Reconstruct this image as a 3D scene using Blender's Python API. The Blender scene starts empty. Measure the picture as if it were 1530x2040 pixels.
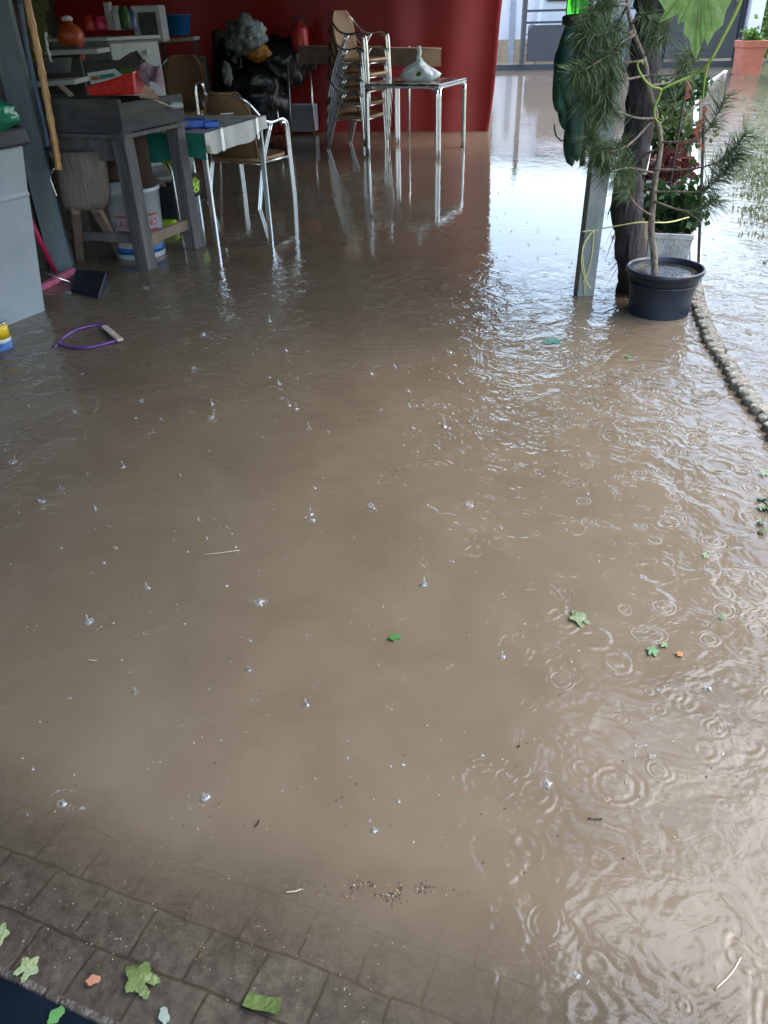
import bpy, math, random
from mathutils import Vector, Matrix, noise
random.seed(11)
R=math.radians
sc=bpy.context.scene; col=sc.collection
# ---------------------------------------------------------------- camera
CH=1.30; PIT=R(33.3); ROLL=R(-1.6); FP=1533.0
def ray(px,py):
    x=(px-765)/FP; y=-(py-1020)/FP; z=-1
    x,y=x*math.cos(ROLL)-y*math.sin(ROLL), x*math.sin(ROLL)+y*math.cos(ROLL)
    a=math.pi/2-PIT
    return Vector((x,y*math.cos(a)-z*math.sin(a),y*math.sin(a)+z*math.cos(a)))
def G(px,py,z=0.0):            # photo pixel -> point at height z
    d=ray(px,py); t=(z-CH)/d.z; return Vector((d.x*t,d.y*t,z))
def D(px,py,Y):                # photo pixel -> point at distance Y
    d=ray(px,py); t=Y/d.y; return Vector((d.x*t,Y,CH+d.z*t))
cd=bpy.data.cameras.new('camera'); cam=bpy.data.objects.new('camera',cd); col.objects.link(cam)
cam.matrix_world=Matrix.Translation((0,0,CH))@Matrix.Rotation(math.pi/2-PIT,4,'X')@Matrix.Rotation(ROLL,4,'Z')
cd.sensor_fit='VERTICAL'; cd.sensor_height=24; cd.lens=24*FP/2040; cd.clip_start=.02; cd.clip_end=2000
sc.camera=cam
# ---------------------------------------------------------------- helpers
def V(*a): return Vector(a)
def rotz(v,a): return Vector((v[0]*math.cos(a)-v[1]*math.sin(a), v[0]*math.sin(a)+v[1]*math.cos(a), v[2]))
def smooth(pts,n=6):
    P=[Vector(p) for p in pts]
    if len(P)<3: return P
    out=[]
    Q=[P[0]*2-P[1]]+P+[P[-1]*2-P[-2]]
    for i in range(1,len(Q)-2):
        for k in range(n):
            t=k/n; a,b,c,d=Q[i-1],Q[i],Q[i+1],Q[i+2]
            out.append(.5*((2*b)+(c-a)*t+(2*a-5*b+4*c-d)*t*t+(3*b-a-3*c+d)*t**3))
    out.append(P[-1]); return out
class MB:
    def __init__(s): s.v=[]; s.f=[]; s.sm=[]; s.mi=[]; s.m=0
    def face(s,idx,sm=False): s.f.append(tuple(idx)); s.sm.append(sm); s.mi.append(s.m)
    def poly(s,pts,sm=False):
        b=len(s.v); s.v+= [Vector(p) for p in pts]; s.face(range(b,b+len(pts)),sm)
    def box(s,c,size,rz=0,taper=1.0,bev=0,M=None):
        c=Vector(c); hx,hy,hz=[q/2 for q in size]; 
        if bev:
            b=min(bev,hx*.9,hy*.9,hz*.9); base=len(s.v)
            lv=[(-hz,b),(-hz+b,0),(hz-b,0),(hz,b)]
            rows=[]
            for (z,ins) in lv:
                k=taper if z>0 else 1
                X=(hx-ins)*k; Yy=(hy-ins)*k; bb=b*.6
                ring=[(-X+bb,-Yy),(X-bb,-Yy),(X,-Yy+bb),(X,Yy-bb),(X-bb,Yy),(-X+bb,Yy),(-X,Yy-bb),(-X,-Yy+bb)]
                r=[]
                for (x,y) in ring:
                    p=Vector((x,y,z)); p=(M@p) if M else rotz(p,rz); s.v.append(c+p); r.append(len(s.v)-1)
                rows.append(r)
            for a,bq in zip(rows,rows[1:]):
                for i in range(8): s.face((a[i],a[(i+1)%8],bq[(i+1)%8],bq[i]))
            s.face(rows[0][::-1]); s.face(rows[-1]); return s
        b=len(s.v)
        for z in (-hz,hz):
            k=taper if z>0 else 1
            for x,y in ((-hx,-hy),(hx,-hy),(hx,hy),(-hx,hy)):
                p=Vector((x*k,y*k,z)); p=(M@p) if M else rotz(p,rz); s.v.append(c+p)
        for q in ((3,2,1,0),(4,5,6,7),(0,1,5,4),(1,2,6,5),(2,3,7,6),(3,0,4,7)): s.face([b+i for i in q])
        return s
    def bar(s,a,b,w,h,up=(0,0,1),bev=0.0):   # box beam from a to b
        a=Vector(a); b=Vector(b); d=b-a; L=d.length; d.normalize(); u=Vector(up)
        if abs(d.dot(u))>.98: u=Vector((1,.2,0))
        x=d.cross(u).normalized(); y=x.cross(d).normalized()
        M=Matrix((x,y,d)).transposed()
        return s.box((a+b)/2,(w,h,L),M=M,bev=bev)
    def tube(s,pts,r,n=8,cap=True,taper=None,sm=True,jit=0):
        P=[Vector(p) for p in pts]; m=len(P); rows=[]; prev=None
        for i,p in enumerate(P):
            t=(P[min(i+1,m-1)]-P[max(i-1,0)])
            if t.length<1e-9: t=Vector((0,0,1))
            t.normalize()
            if prev is None:
                u=t.cross(Vector((0,0,1))); 
                if u.length<.1: u=t.cross(Vector((1,0,0)))
            else: u=prev-t*prev.dot(t)
            u.normalize(); prev=u; w=t.cross(u)
            rr=r[i] if isinstance(r,(list,tuple)) else (r if taper is None else r+(taper-r)*i/(m-1))
            row=[]
            for k in range(n):
                a=2*math.pi*k/n; q=rr*(1+random.uniform(-jit,jit))
                s.v.append(p+(u*math.cos(a)+w*math.sin(a))*q); row.append(len(s.v)-1)
            rows.append(row)
        for a,b in zip(rows,rows[1:]):
            for k in range(n): s.face((a[k],a[(k+1)%n],b[(k+1)%n],b[k]),sm)
        if cap: s.face(rows[0][::-1]); s.face(rows[-1])
        return s
    def lathe(s,prof,c=(0,0,0),n=32,sm=True,jit=0,sq=None):
        c=Vector(c); rows=[]
        for r,z in prof:
            row=[]
            for k in range(n):
                a=2*math.pi*k/n; q=r*(1+random.uniform(-jit,jit)); s.v.append(c+Vector((q*math.cos(a),q*math.sin(a),z))); row.append(len(s.v)-1)
            rows.append(row)
        for a,b in zip(rows,rows[1:]):
            for k in range(n): s.face((a[k],a[(k+1)%n],b[(k+1)%n],b[k]),sm)
        if prof[0][0]>1e-5: s.face(rows[0][::-1])
        if prof[-1][0]>1e-5: s.face(rows[-1])
        return s
    def grid(s,fn,nu,nv,sm=True,thick=0):
        b=len(s.v)
        for j in range(nv+1):
            for i in range(nu+1): s.v.append(Vector(fn(i/nu,j/nv)))
        w=nu+1
        for j in range(nv):
            for i in range(nu): s.face((b+j*w+i,b+j*w+i+1,b+(j+1)*w+i+1,b+(j+1)*w+i),sm)
        return s
    def blob(s,c,rad,amp=.3,freq=3,sub=3,seed=0,sm=True,flat=0):
        import bmesh
        bm=bmesh.new(); bmesh.ops.create_icosphere(bm,subdivisions=sub,radius=1)
        b=len(s.v); c=Vector(c)
        if not hasattr(rad,'__len__'): rad=(rad,)*3
        for v in bm.verts:
            p=v.co.copy(); n_=noise.noise(p*freq+Vector((seed*7.3,seed*1.7,0))); n2=noise.noise(p*freq*2.1+Vector((seed,0,3))); k=1+amp*(.7*n_-.55*abs(n2)+.12)-amp*.25*abs(noise.noise(p*freq*4.5+Vector((0,seed,1))))
            s.v.append(c+Vector((p.x*rad[0]*k,p.y*rad[1]*k,p.z*rad[2]*k)))
        for f in bm.faces: s.face([b+v.index for v in f.verts],sm)
        bm.free(); return s
    def build(s,name,mat,parent=None,local=False,bevel=0):
        me=bpy.data.meshes.new(name); off=Vector((0,0,0))
        if parent is not None and not local:
            q=parent
            while q is not None: off+=q.location; q=q.parent
        me.from_pydata([tuple(v-off) for v in s.v],[],s.f)
        ms=mat if isinstance(mat,(list,tuple)) else [mat]
        for m in ms: me.materials.append(m)
        me.polygons.foreach_set('use_smooth',s.sm)
        if len(ms)>1: me.polygons.foreach_set('material_index',s.mi)
        me.update()
        o=bpy.data.objects.new(name,me); col.objects.link(o)
        if parent is not None: o.parent=parent
        if bevel:
            md=o.modifiers.new('b','BEVEL'); md.width=bevel; md.segments=2; md.limit_method='ANGLE'
        return o
def tag(o,label=None,cat=None,group=None,kind=None):
    if label: o['label']=label
    if cat: o['category']=cat
    if group: o['group']=group
    if kind: o['kind']=kind
    return o
def thing(name,label,cat,loc=(0,0,0),rz=0,group=None):
    o=bpy.data.objects.new(name,None); col.objects.link(o); o.location=loc; o.rotation_euler=(0,0,rz); o.empty_display_size=.05
    return tag(o,label,cat,group)
def copy_tree(o,parent=None):
    c=o.copy(); col.objects.link(c); c.parent=parent
    for ch in list(o.children): copy_tree(ch,c)
    return c
# ---------------------------------------------------------------- materials
def nodes(name):
    m=bpy.data.materials.new(name); m.use_nodes=True; nt=m.node_tree; nt.nodes.clear()
    out=nt.nodes.new('ShaderNodeOutputMaterial'); return m,nt,out
def N(nt,t,**k):
    n=nt.nodes.new('ShaderNode'+t)
    for a,b in k.items():
        if a.startswith('i_'): n.inputs[a[2:].replace('_',' ')].default_value=b
        else: setattr(n,a,b)
    return n
def rgb(c): return (c[0],c[1],c[2],1)
def mat(name,c,rough=.6,metal=0,var=.25,scale=12,bump=0,bscale=None,trans=0,coat=0,c2=None,stretch=None,sub=0,spec=.5,alpha=1,transl=0):
    m,nt,out=nodes(name); L=nt.links
    p=N(nt,'BsdfPrincipled'); p.inputs['Roughness'].default_value=rough; p.inputs['Metallic'].default_value=metal
    p.inputs['Transmission Weight'].default_value=trans; p.inputs['Coat Weight'].default_value=coat; p.inputs['Coat Roughness'].default_value=.1
    p.inputs['Specular IOR Level'].default_value=spec; p.inputs['Alpha'].default_value=alpha
    tc=N(nt,'TexCoord'); src=tc.outputs['Object']
    if stretch:
        mp=N(nt,'Mapping'); mp.inputs['Scale'].default_value=stretch; L.new(src,mp.inputs[0]); src=mp.outputs[0]
    n=N(nt,'TexNoise'); n.inputs['Scale'].default_value=scale; n.inputs['Detail'].default_value=6; n.inputs['Roughness'].default_value=.65; L.new(src,n.inputs[0])
    r=N(nt,'ValToRGB'); r.color_ramp.elements[0].position=.3; r.color_ramp.elements[1].position=.7
    c2=c2 or [min(1,q*(1+var)) for q in c]; c1=[q*(1-var) for q in c]
    r.color_ramp.elements[0].color=rgb(c1); r.color_ramp.elements[1].color=rgb(c2)
    L.new(n.outputs[0],r.inputs[0]); L.new(r.outputs[0],p.inputs['Base Color'])
    # roughness breakup
    mr=N(nt,'MapRange'); mr.inputs[3].default_value=max(0,rough-.12); mr.inputs[4].default_value=min(1,rough+.12); L.new(n.outputs[0],mr.inputs[0]); L.new(mr.outputs[0],p.inputs['Roughness'])
    if bump:
        n2=N(nt,'TexNoise'); n2.inputs['Scale'].default_value=bscale or scale*3; n2.inputs['Detail'].default_value=5; L.new(src,n2.inputs[0])
        b=N(nt,'Bump'); b.inputs['Strength'].default_value=bump; b.inputs['Distance'].default_value=.02; L.new(n2.outputs[0],b.inputs['Height']); L.new(b.outputs[0],p.inputs['Normal'])
    if transl:
        t=N(nt,'BsdfTranslucent'); L.new(r.outputs[0],t.inputs[0]); mx=N(nt,'MixShader'); mx.inputs[0].default_value=transl
        L.new(p.outputs[0],mx.inputs[1]); L.new(t.outputs[0],mx.inputs[2]); L.new(mx.outputs[0],out.inputs[0])
    else: L.new(p.outputs[0],out.inputs[0])
    return m
alu=mat('brushed_aluminium',(.78,.8,.82),.22,1,.06,30,.05)
galv=mat('galvanised_steel',(.2,.235,.23),.5,.3,.3,9,.15,c2=(.36,.39,.38),stretch=(1,1,.4))
wood_old=mat('weathered_wood',(.10,.092,.088),.75,0,.35,10,.5,60,stretch=(1,1,.15),c2=(.19,.175,.165))
wood_tray=mat('grey_wood',(.045,.042,.04),.8,0,.35,8,.5,50,stretch=(.2,.2,1),c2=(.11,.10,.095))
wood_stool=mat('pale_rough_wood',(.19,.145,.115),.8,0,.35,9,.9,40,stretch=(1,1,.25),c2=(.30,.24,.20))
wood_leg=mat('stool_leg_wood',(.22,.155,.11),.7,0,.3,10,.3,60,stretch=(1,1,.15))
wood_dark=mat('dark_beam_wood',(.07,.06,.05),.8,0,.3,6,.3)
post_blue=mat('bluegrey_painted_wood',(.12,.15,.16),.6,0,.35,8,.3,stretch=(1,1,.2),c2=(.19,.23,.24))
bamboo_m=mat('bamboo',(.62,.27,.07),.35,0,.3,30,.1,coat=.3,stretch=(1,1,.3),c2=(.75,.40,.14))
wall_dark=mat('dark_wall_render',(.09,.09,.088),.9,0,.3,3,.2)
white_pl=mat('pale_plastic',(.38,.43,.45),.45,0,.08,4,.03,c2=(.46,.5,.52))
white_en=mat('white_enamel',(.5,.53,.55),.3,0,.08,6)
grey_en=mat('grey_and_shade_enamel',(.16,.175,.19),.4,0,.15,5)
navy=mat('navy_plastic',(.008,.013,.025),.4,0,.3,8,.1)
blackpl=mat('black_plastic',(.02,.022,.026),.35,0,.3,8)
red_tarp=None
red_pl=mat('red_plastic',(.55,.025,.015),.25,0,.1,6,coat=.4)
pinkred=mat('pink_red_plastic',(.62,.04,.11),.35,0,.15,8)
pink=mat('pink_bristle',(.75,.18,.30),.5,0,.25,30,.4)
blue_pl=mat('blue_plastic',(.008,.11,.32),.3,0,.15,8)
blue2=mat('bright_blue_plastic',(.01,.11,.6),.3,0,.15,8)
turq=mat('turquoise_plastic',(.02,.62,.62),.35,0,.1,8)
lime=mat('lime_green_plastic',(.50,.72,.04),.35,0,.15,6)
purple=mat('purple_plastic',(.11,.04,.19),.25,0,.2,10,coat=.5)
tan=mat('tan_timber_strip',(.5,.42,.33),.6,0,.25,14,.2)
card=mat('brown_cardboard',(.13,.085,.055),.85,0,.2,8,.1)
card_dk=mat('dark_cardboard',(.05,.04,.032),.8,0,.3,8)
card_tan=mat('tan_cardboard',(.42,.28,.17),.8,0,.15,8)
paper=mat('paper_white',(.72,.72,.7),.7,0,.06,10)
rattan=None
bagw=mat('translucent_white_bag',(.75,.8,.78),.3,0,.12,9,.6,25,transl=.35)
binbag=mat('black_bin_bag',(.012,.014,.017),.3,0,.4,9,.7,14)
clearwrap=mat('clear_wrap',(.06,.075,.075),.2,0,.6,5,.9,16,c2=(.42,.5,.5))
orange=mat('orange_glaze',(.4,.07,.015),.45,0,.25,9,.1)
orange_dk=mat('amber_cloth',(.5,.2,.03),.6,0,.3,9,.3)
redwall=mat('faded_red_plastic',(.5,.035,.03),.4,0,.2,9)
pinkcloth=mat('patterned_cloth',(.22,.12,.17),.8,0,.6,18,.4,c2=(.55,.4,.45))
greencloth=mat('green_cloth',(.01,.15,.11),.6,0,.25,9,.2)
stone=mat('concrete_planter',(.44,.44,.41),.85,0,.35,12,.5,70,c2=(.66,.66,.62))
whitekerb=mat('white_painted_kerb',(.5,.5,.48),.7,0,.2,10,.3)
terracotta=mat('terracotta',(.55,.17,.10),.7,0,.15,7,.1)
gate_m=mat('dark_gate_metal',(.035,.038,.045),.5,.2,.15,5)
gate_panel=mat('grey_gate_sheet',(.045,.047,.053),.5,.1,.1,3)
bark=mat('shaggy_bark',(.018,.014,.014),.9,0,.5,14,1,50,stretch=(1,1,.18),c2=(.065,.052,.05))
pinebark=mat('pine_bark',(.17,.13,.09),.85,0,.4,40,.7,90,stretch=(1,1,.4),c2=(.33,.27,.21))
needle=mat('pine_needles',(.045,.085,.03),.55,0,.35,6,c2=(.13,.19,.075),transl=.2)
leafg=mat('green_leaves',(.07,.16,.03),.5,0,.4,7,c2=(.16,.32,.07),transl=.35)
leafol=mat('olive_leaves',(.045,.075,.022),.5,0,.4,7,c2=(.12,.17,.055),transl=.25)
leafdk=mat('dark_green_leaves',(.025,.07,.02),.5,0,.4,7,c2=(.06,.14,.04),transl=.2)
leafred=mat('dark_red_leaves',(.11,.02,.03),.5,0,.4,9,c2=(.22,.09,.07),transl=.2)
leaffl=mat('fallen_leaf',(.065,.105,.025),.35,0,.2,25,.3,c2=(.115,.16,.048))
leafor=mat('orange_leaf',(.2,.07,.025),.5,0,.2,30)
leafdark2=mat('wet_green_leaf',(.03,.13,.02),.4,0,.2,30)
vinegreen=mat('young_vine_stem',(.33,.42,.07),.4,0,.15,30,transl=.3)
parasol_m=mat('wet_green_canvas',(.012,.075,.055),.45,0,.4,6,.3,14,c2=(.03,.14,.10))
ribbon_m=mat('faded_red_ribbon',(.36,.09,.05),.5,0,.2,20,transl=.4)
string_m=mat('yellow_string',(.68,.66,.25),.6,0,.15,30)
rust=mat('rusty_rod',(.06,.045,.04),.8,0,.4,30)
potm=mat('black_plant_pot',(.017,.024,.037),.38,0,.3,5,.05)
hose_m=mat('blue_grey_hose',(.09,.14,.20),.4,0,.15,10)
yellow=mat('yellow_label',(.8,.55,.02),.35,0,.1,10)
bluetin=mat('blue_label',(.02,.12,.4),.35,0,.1,10)
redink=mat('red_print',(.6,.03,.04),.5,0,.1,30)
greenink=mat('green_print',(.04,.2,.13),.5,0,.1,30)
blackink=mat('dark_print',(.04,.05,.09),.5,0,.1,30)
house_m=mat('pale_house_render',(.7,.69,.7),.9,0,.08,2)
ochre=mat('ochre_plinth',(.36,.27,.17),.9,0,.3,6)
glassdk=mat('window_glass',(.05,.06,.075),.1,0,.1,2)
silver=mat('pale_grey_paint',(.42,.45,.5),.35,.2,.08,3,coat=.5)
rubber=mat('rubber',(.02,.02,.02),.8,0,.2,10)
bottle_m=mat('green_glass',(.05,.55,.05),.08,0,.2,6,trans=.7,c2=(.15,.9,.1))
hedge_m=mat('hedge_leaves',(.10,.2,.05),.5,0,.4,5,c2=(.24,.42,.12),transl=.4)
grass_m=mat('wet_grass',(.09,.14,.06),.6,0,.4,9,c2=(.2,.27,.12),transl=.3)
bluesheet=mat('blue_black_sheet',(.004,.008,.015),.3,0,.3,5,.3,9)
soil=mat('potting_soil',(.07,.055,.045),.8,0,.5,30,.7)
strawm=mat('straw_bits',(.4,.34,.24),.7,0,.2,30)
darkbit=mat('dark_bits',(.03,.02,.015),.8,0,.3,30)
orangebit=mat('orange_bits',(.3,.13,.03),.7,0,.3,30)

def rattan_mat():
    m,nt,out=nodes('woven_rattan'); L=nt.links
    tc=N(nt,'TexCoord'); mp=N(nt,'Mapping'); L.new(tc.outputs['Object'],mp.inputs[0])
    w1=N(nt,'TexWave'); w1.inputs['Scale'].default_value=38; w1.inputs['Distortion'].default_value=.5; w1.bands_direction='X'; L.new(mp.outputs[0],w1.inputs[0])
    w2=N(nt,'TexWave'); w2.inputs['Scale'].default_value=38; w2.bands_direction='Z'; w2.inputs['Distortion'].default_value=.5; L.new(mp.outputs[0],w2.inputs[0])
    mx=N(nt,'Math',operation='MAXIMUM'); L.new(w1.outputs[1],mx.inputs[0]); L.new(w2.outputs[1],mx.inputs[1])
    n=N(nt,'TexNoise'); n.inputs['Scale'].default_value=6; L.new(tc.outputs['Object'],n.inputs[0])
    ad=N(nt,'Math',operation='MULTIPLY_ADD'); ad.inputs[1].default_value=.5; L.new(n.outputs[0],ad.inputs[0]); L.new(mx.outputs[0],ad.inputs[2])
    r=N(nt,'ValToRGB'); r.color_ramp.elements[0].color=(.09,.045,.02,1); r.color_ramp.elements[1].color=(.30,.17,.08,1); r.color_ramp.elements[0].position=.3; r.color_ramp.elements[1].position=1.1 if False else 1.0
    L.new(ad.outputs[0],r.inputs[0]); p=N(nt,'BsdfPrincipled',i_Roughness=.55); L.new(r.outputs[0],p.inputs['Base Color'])
    b=N(nt,'Bump'); b.inputs['Strength'].default_value=.5; b.inputs['Distance'].default_value=.003; L.new(mx.outputs[0],b.inputs['Height']); L.new(b.outputs[0],p.inputs['Normal'])
    L.new(p.outputs[0],out.inputs[0]); return m
rattan=rattan_mat()
cane=mat('cane_wrap',(.34,.19,.09),.5,0,.3,50,.3)

def tarp_mat():
    m,nt,out=nodes('red_tarpaulin'); L=nt.links
    tc=N(nt,'TexCoord'); n=N(nt,'TexNoise'); n.inputs['Scale'].default_value=2.2; n.inputs['Detail'].default_value=5; L.new(tc.outputs['Object'],n.inputs[0])
    r=N(nt,'ValToRGB'); r.color_ramp.elements[0].color=(.28,.016,.015,1); r.color_ramp.elements[1].color=(.38,.03,.028,1); L.new(n.outputs[0],r.inputs[0])
    p=N(nt,'BsdfPrincipled',i_Roughness=.42); L.new(r.outputs[0],p.inputs['Base Color'])
    n2=N(nt,'TexNoise'); n2.inputs['Scale'].default_value=1.2; n2.inputs['Detail'].default_value=2; n2.inputs['Distortion'].default_value=.3; L.new(tc.outputs['Object'],n2.inputs[0])
    b=N(nt,'Bump'); b.inputs['Strength'].default_value=.3; b.inputs['Distance'].default_value=.08; L.new(n2.outputs[0],b.inputs['Height']); L.new(b.outputs[0],p.inputs['Normal'])
    t=N(nt,'BsdfTranslucent'); t.inputs[0].default_value=(.5,.03,.03,1); mx=N(nt,'MixShader'); mx.inputs[0].default_value=.12
    L.new(p.outputs[0],mx.inputs[1]); L.new(t.outputs[0],mx.inputs[2]); L.new(mx.outputs[0],out.inputs[0]); return m
red_tarp=tarp_mat()
def floral_mat():
    m,nt,out=nodes('floral_oilcloth'); L=nt.links
    tc=N(nt,'TexCoord'); v=N(nt,'TexVoronoi'); v.inputs['Scale'].default_value=7; L.new(tc.outputs['Object'],v.inputs[0])
    n=N(nt,'TexNoise'); n.inputs['Scale'].default_value=55; L.new(tc.outputs['Object'],n.inputs[0])
    s=N(nt,'Math',operation='MULTIPLY_ADD'); s.inputs[1].default_value=.35; L.new(n.outputs[0],s.inputs[0]); L.new(v.outputs['Distance'],s.inputs[2])
    r=N(nt,'ValToRGB'); e=r.color_ramp.elements; e[0].position=.36; e[0].color=(.10,.14,.05,1); e[1].position=.58; e[1].color=(.5,.51,.47,1); x=e.new(.42); x.color=(.5,.38,.40,1)
    L.new(s.outputs[0],r.inputs[0]); p=N(nt,'BsdfPrincipled',i_Roughness=.4); L.new(r.outputs[0],p.inputs['Base Color']); L.new(p.outputs[0],out.inputs[0]); return m
floral=floral_mat()
def laminate_mat():
    m,nt,out=nodes('dark_marbled_laminate'); L=nt.links
    tc=N(nt,'TexCoord'); n=N(nt,'TexNoise'); n.inputs['Scale'].default_value=4; n.inputs['Detail'].default_value=8; n.inputs['Distortion'].default_value=2.5; L.new(tc.outputs['Object'],n.inputs[0])
    r=N(nt,'ValToRGB'); e=r.color_ramp.elements; e[0].position=.42; e[0].color=(.03,.022,.02,1); e[1].position=.62; e[1].color=(.30,.26,.23,1); L.new(n.outputs[0],r.inputs[0])
    p=N(nt,'BsdfPrincipled',i_Roughness=.15); L.new(r.outputs[0],p.inputs['Base Color']); L.new(p.outputs[0],out.inputs[0]); return m
laminate=laminate_mat()

# -------- flood edge geometry
E0=G(0,1930); E1=G(230,2040)
ed=(E1-E0).normalized(); en=Vector((-ed.y,ed.x,0))     # normal towards the flood
if en.y<0: en=-en
def sdist(x,y): return (x-E0.x)*en.x+(y-E0.y)*en.y
def ground_z(x,y):
    s=sdist(x,y)
    z=-.0012-.04*max(0,s)-.08*max(0,s-.15)
    z=max(z,-.085)
    return z
def node_s(nt,L):
    g=N(nt,'NewGeometry'); vm=N(nt,'VectorMath',operation='SUBTRACT'); vm.inputs[1].default_value=tuple(E0); L.new(g.outputs['Position'],vm.inputs[0])
    d=N(nt,'VectorMath',operation='DOT_PRODUCT'); d.inputs[1].default_value=tuple(en); L.new(vm.outputs[0],d.inputs[0]); return g,d.outputs['Value']
def paving_mat():
    m,nt,out=nodes('wet_cobble_paving'); L=nt.links
    g=N(nt,'NewGeometry')
    P0=G(0,1790); dirv=(G(480,1985)-P0); ang=math.atan2(dirv.y,dirv.x)
    vm=N(nt,'VectorMath',operation='SUBTRACT'); vm.inputs[1].default_value=tuple(P0); L.new(g.outputs['Position'],vm.inputs[0])
    wn=N(nt,'TexNoise'); wn.inputs['Scale'].default_value=11; wn.inputs['Detail'].default_value=5; L.new(g.outputs['Position'],wn.inputs[0])
    wsc=N(nt,'VectorMath',operation='SCALE'); wsc.inputs['Scale'].default_value=.016; L.new(wn.outputs['Color'],wsc.inputs[0])
    wa=N(nt,'VectorMath',operation='ADD'); L.new(vm.outputs[0],wa.inputs[0]); L.new(wsc.outputs[0],wa.inputs[1])
    rt=N(nt,'VectorRotate'); rt.rotation_type='Z_AXIS'; rt.inputs['Angle'].default_value=-ang; L.new(wa.outputs[0],rt.inputs['Vector'])
    br=N(nt,'TexBrick'); br.inputs['Scale'].default_value=1; br.inputs['Brick Width'].default_value=.108; br.inputs['Row Height'].default_value=.094; br.inputs['Mortar Size'].default_value=.0028; br.inputs['Mortar Smooth'].default_value=.6
    br.inputs['Color1'].default_value=(.15,.153,.15,1); br.inputs['Color2'].default_value=(.095,.097,.095,1); br.inputs['Mortar'].default_value=(.055,.048,.037,1); br.offset=.45
    L.new(rt.outputs[0],br.inputs['Vector'])
    n=N(nt,'TexNoise'); n.inputs['Scale'].default_value=35; n.inputs['Detail'].default_value=9; n.inputs['Roughness'].default_value=.75; L.new(g.outputs['Position'],n.inputs[0])
    n3=N(nt,'TexNoise'); n3.inputs['Scale'].default_value=6; n3.inputs['Detail'].default_value=4; L.new(g.outputs['Position'],n3.inputs[0])
    r=N(nt,'ValToRGB'); e=r.color_ramp.elements; e[0].position=.35; e[0].color=(.35,.35,.36,1); e[1].position=.72; e[1].color=(1.9,1.8,1.65,1); L.new(n.outputs[0],r.inputs[0])
    r3=N(nt,'ValToRGB'); e=r3.color_ramp.elements; e[0].position=.3; e[0].color=(.6,.6,.6,1); e[1].position=.7; e[1].color=(1.15,1.15,1.1,1); L.new(n3.outputs[0],r3.inputs[0])
    m1=N(nt,'Mix'); m1.data_type='RGBA'; m1.blend_type='MULTIPLY'; m1.inputs[0].default_value=1; L.new(br.outputs[0],m1.inputs[6]); L.new(r.outputs[0],m1.inputs[7])
    m2=N(nt,'Mix'); m2.data_type='RGBA'; m2.blend_type='MULTIPLY'; m2.inputs[0].default_value=1; L.new(m1.outputs[2],m2.inputs[6]); L.new(r3.outputs[0],m2.inputs[7])
    p=N(nt,'BsdfPrincipled'); L.new(m2.outputs[2],p.inputs['Base Color']); p.inputs['Roughness'].default_value=.45
    h=N(nt,'Math',operation='MULTIPLY_ADD'); h.inputs[1].default_value=-1.0; L.new(br.outputs['Fac'],h.inputs[0]); L.new(n.outputs[0],h.inputs[2])
    b=N(nt,'Bump'); b.inputs['Strength'].default_value=.8; b.inputs['Distance'].default_value=.006; L.new(h.outputs[0],b.inputs['Height']); L.new(b.outputs[0],p.inputs['Normal'])
    L.new(p.outputs[0],out.inputs[0]); return m

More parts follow.
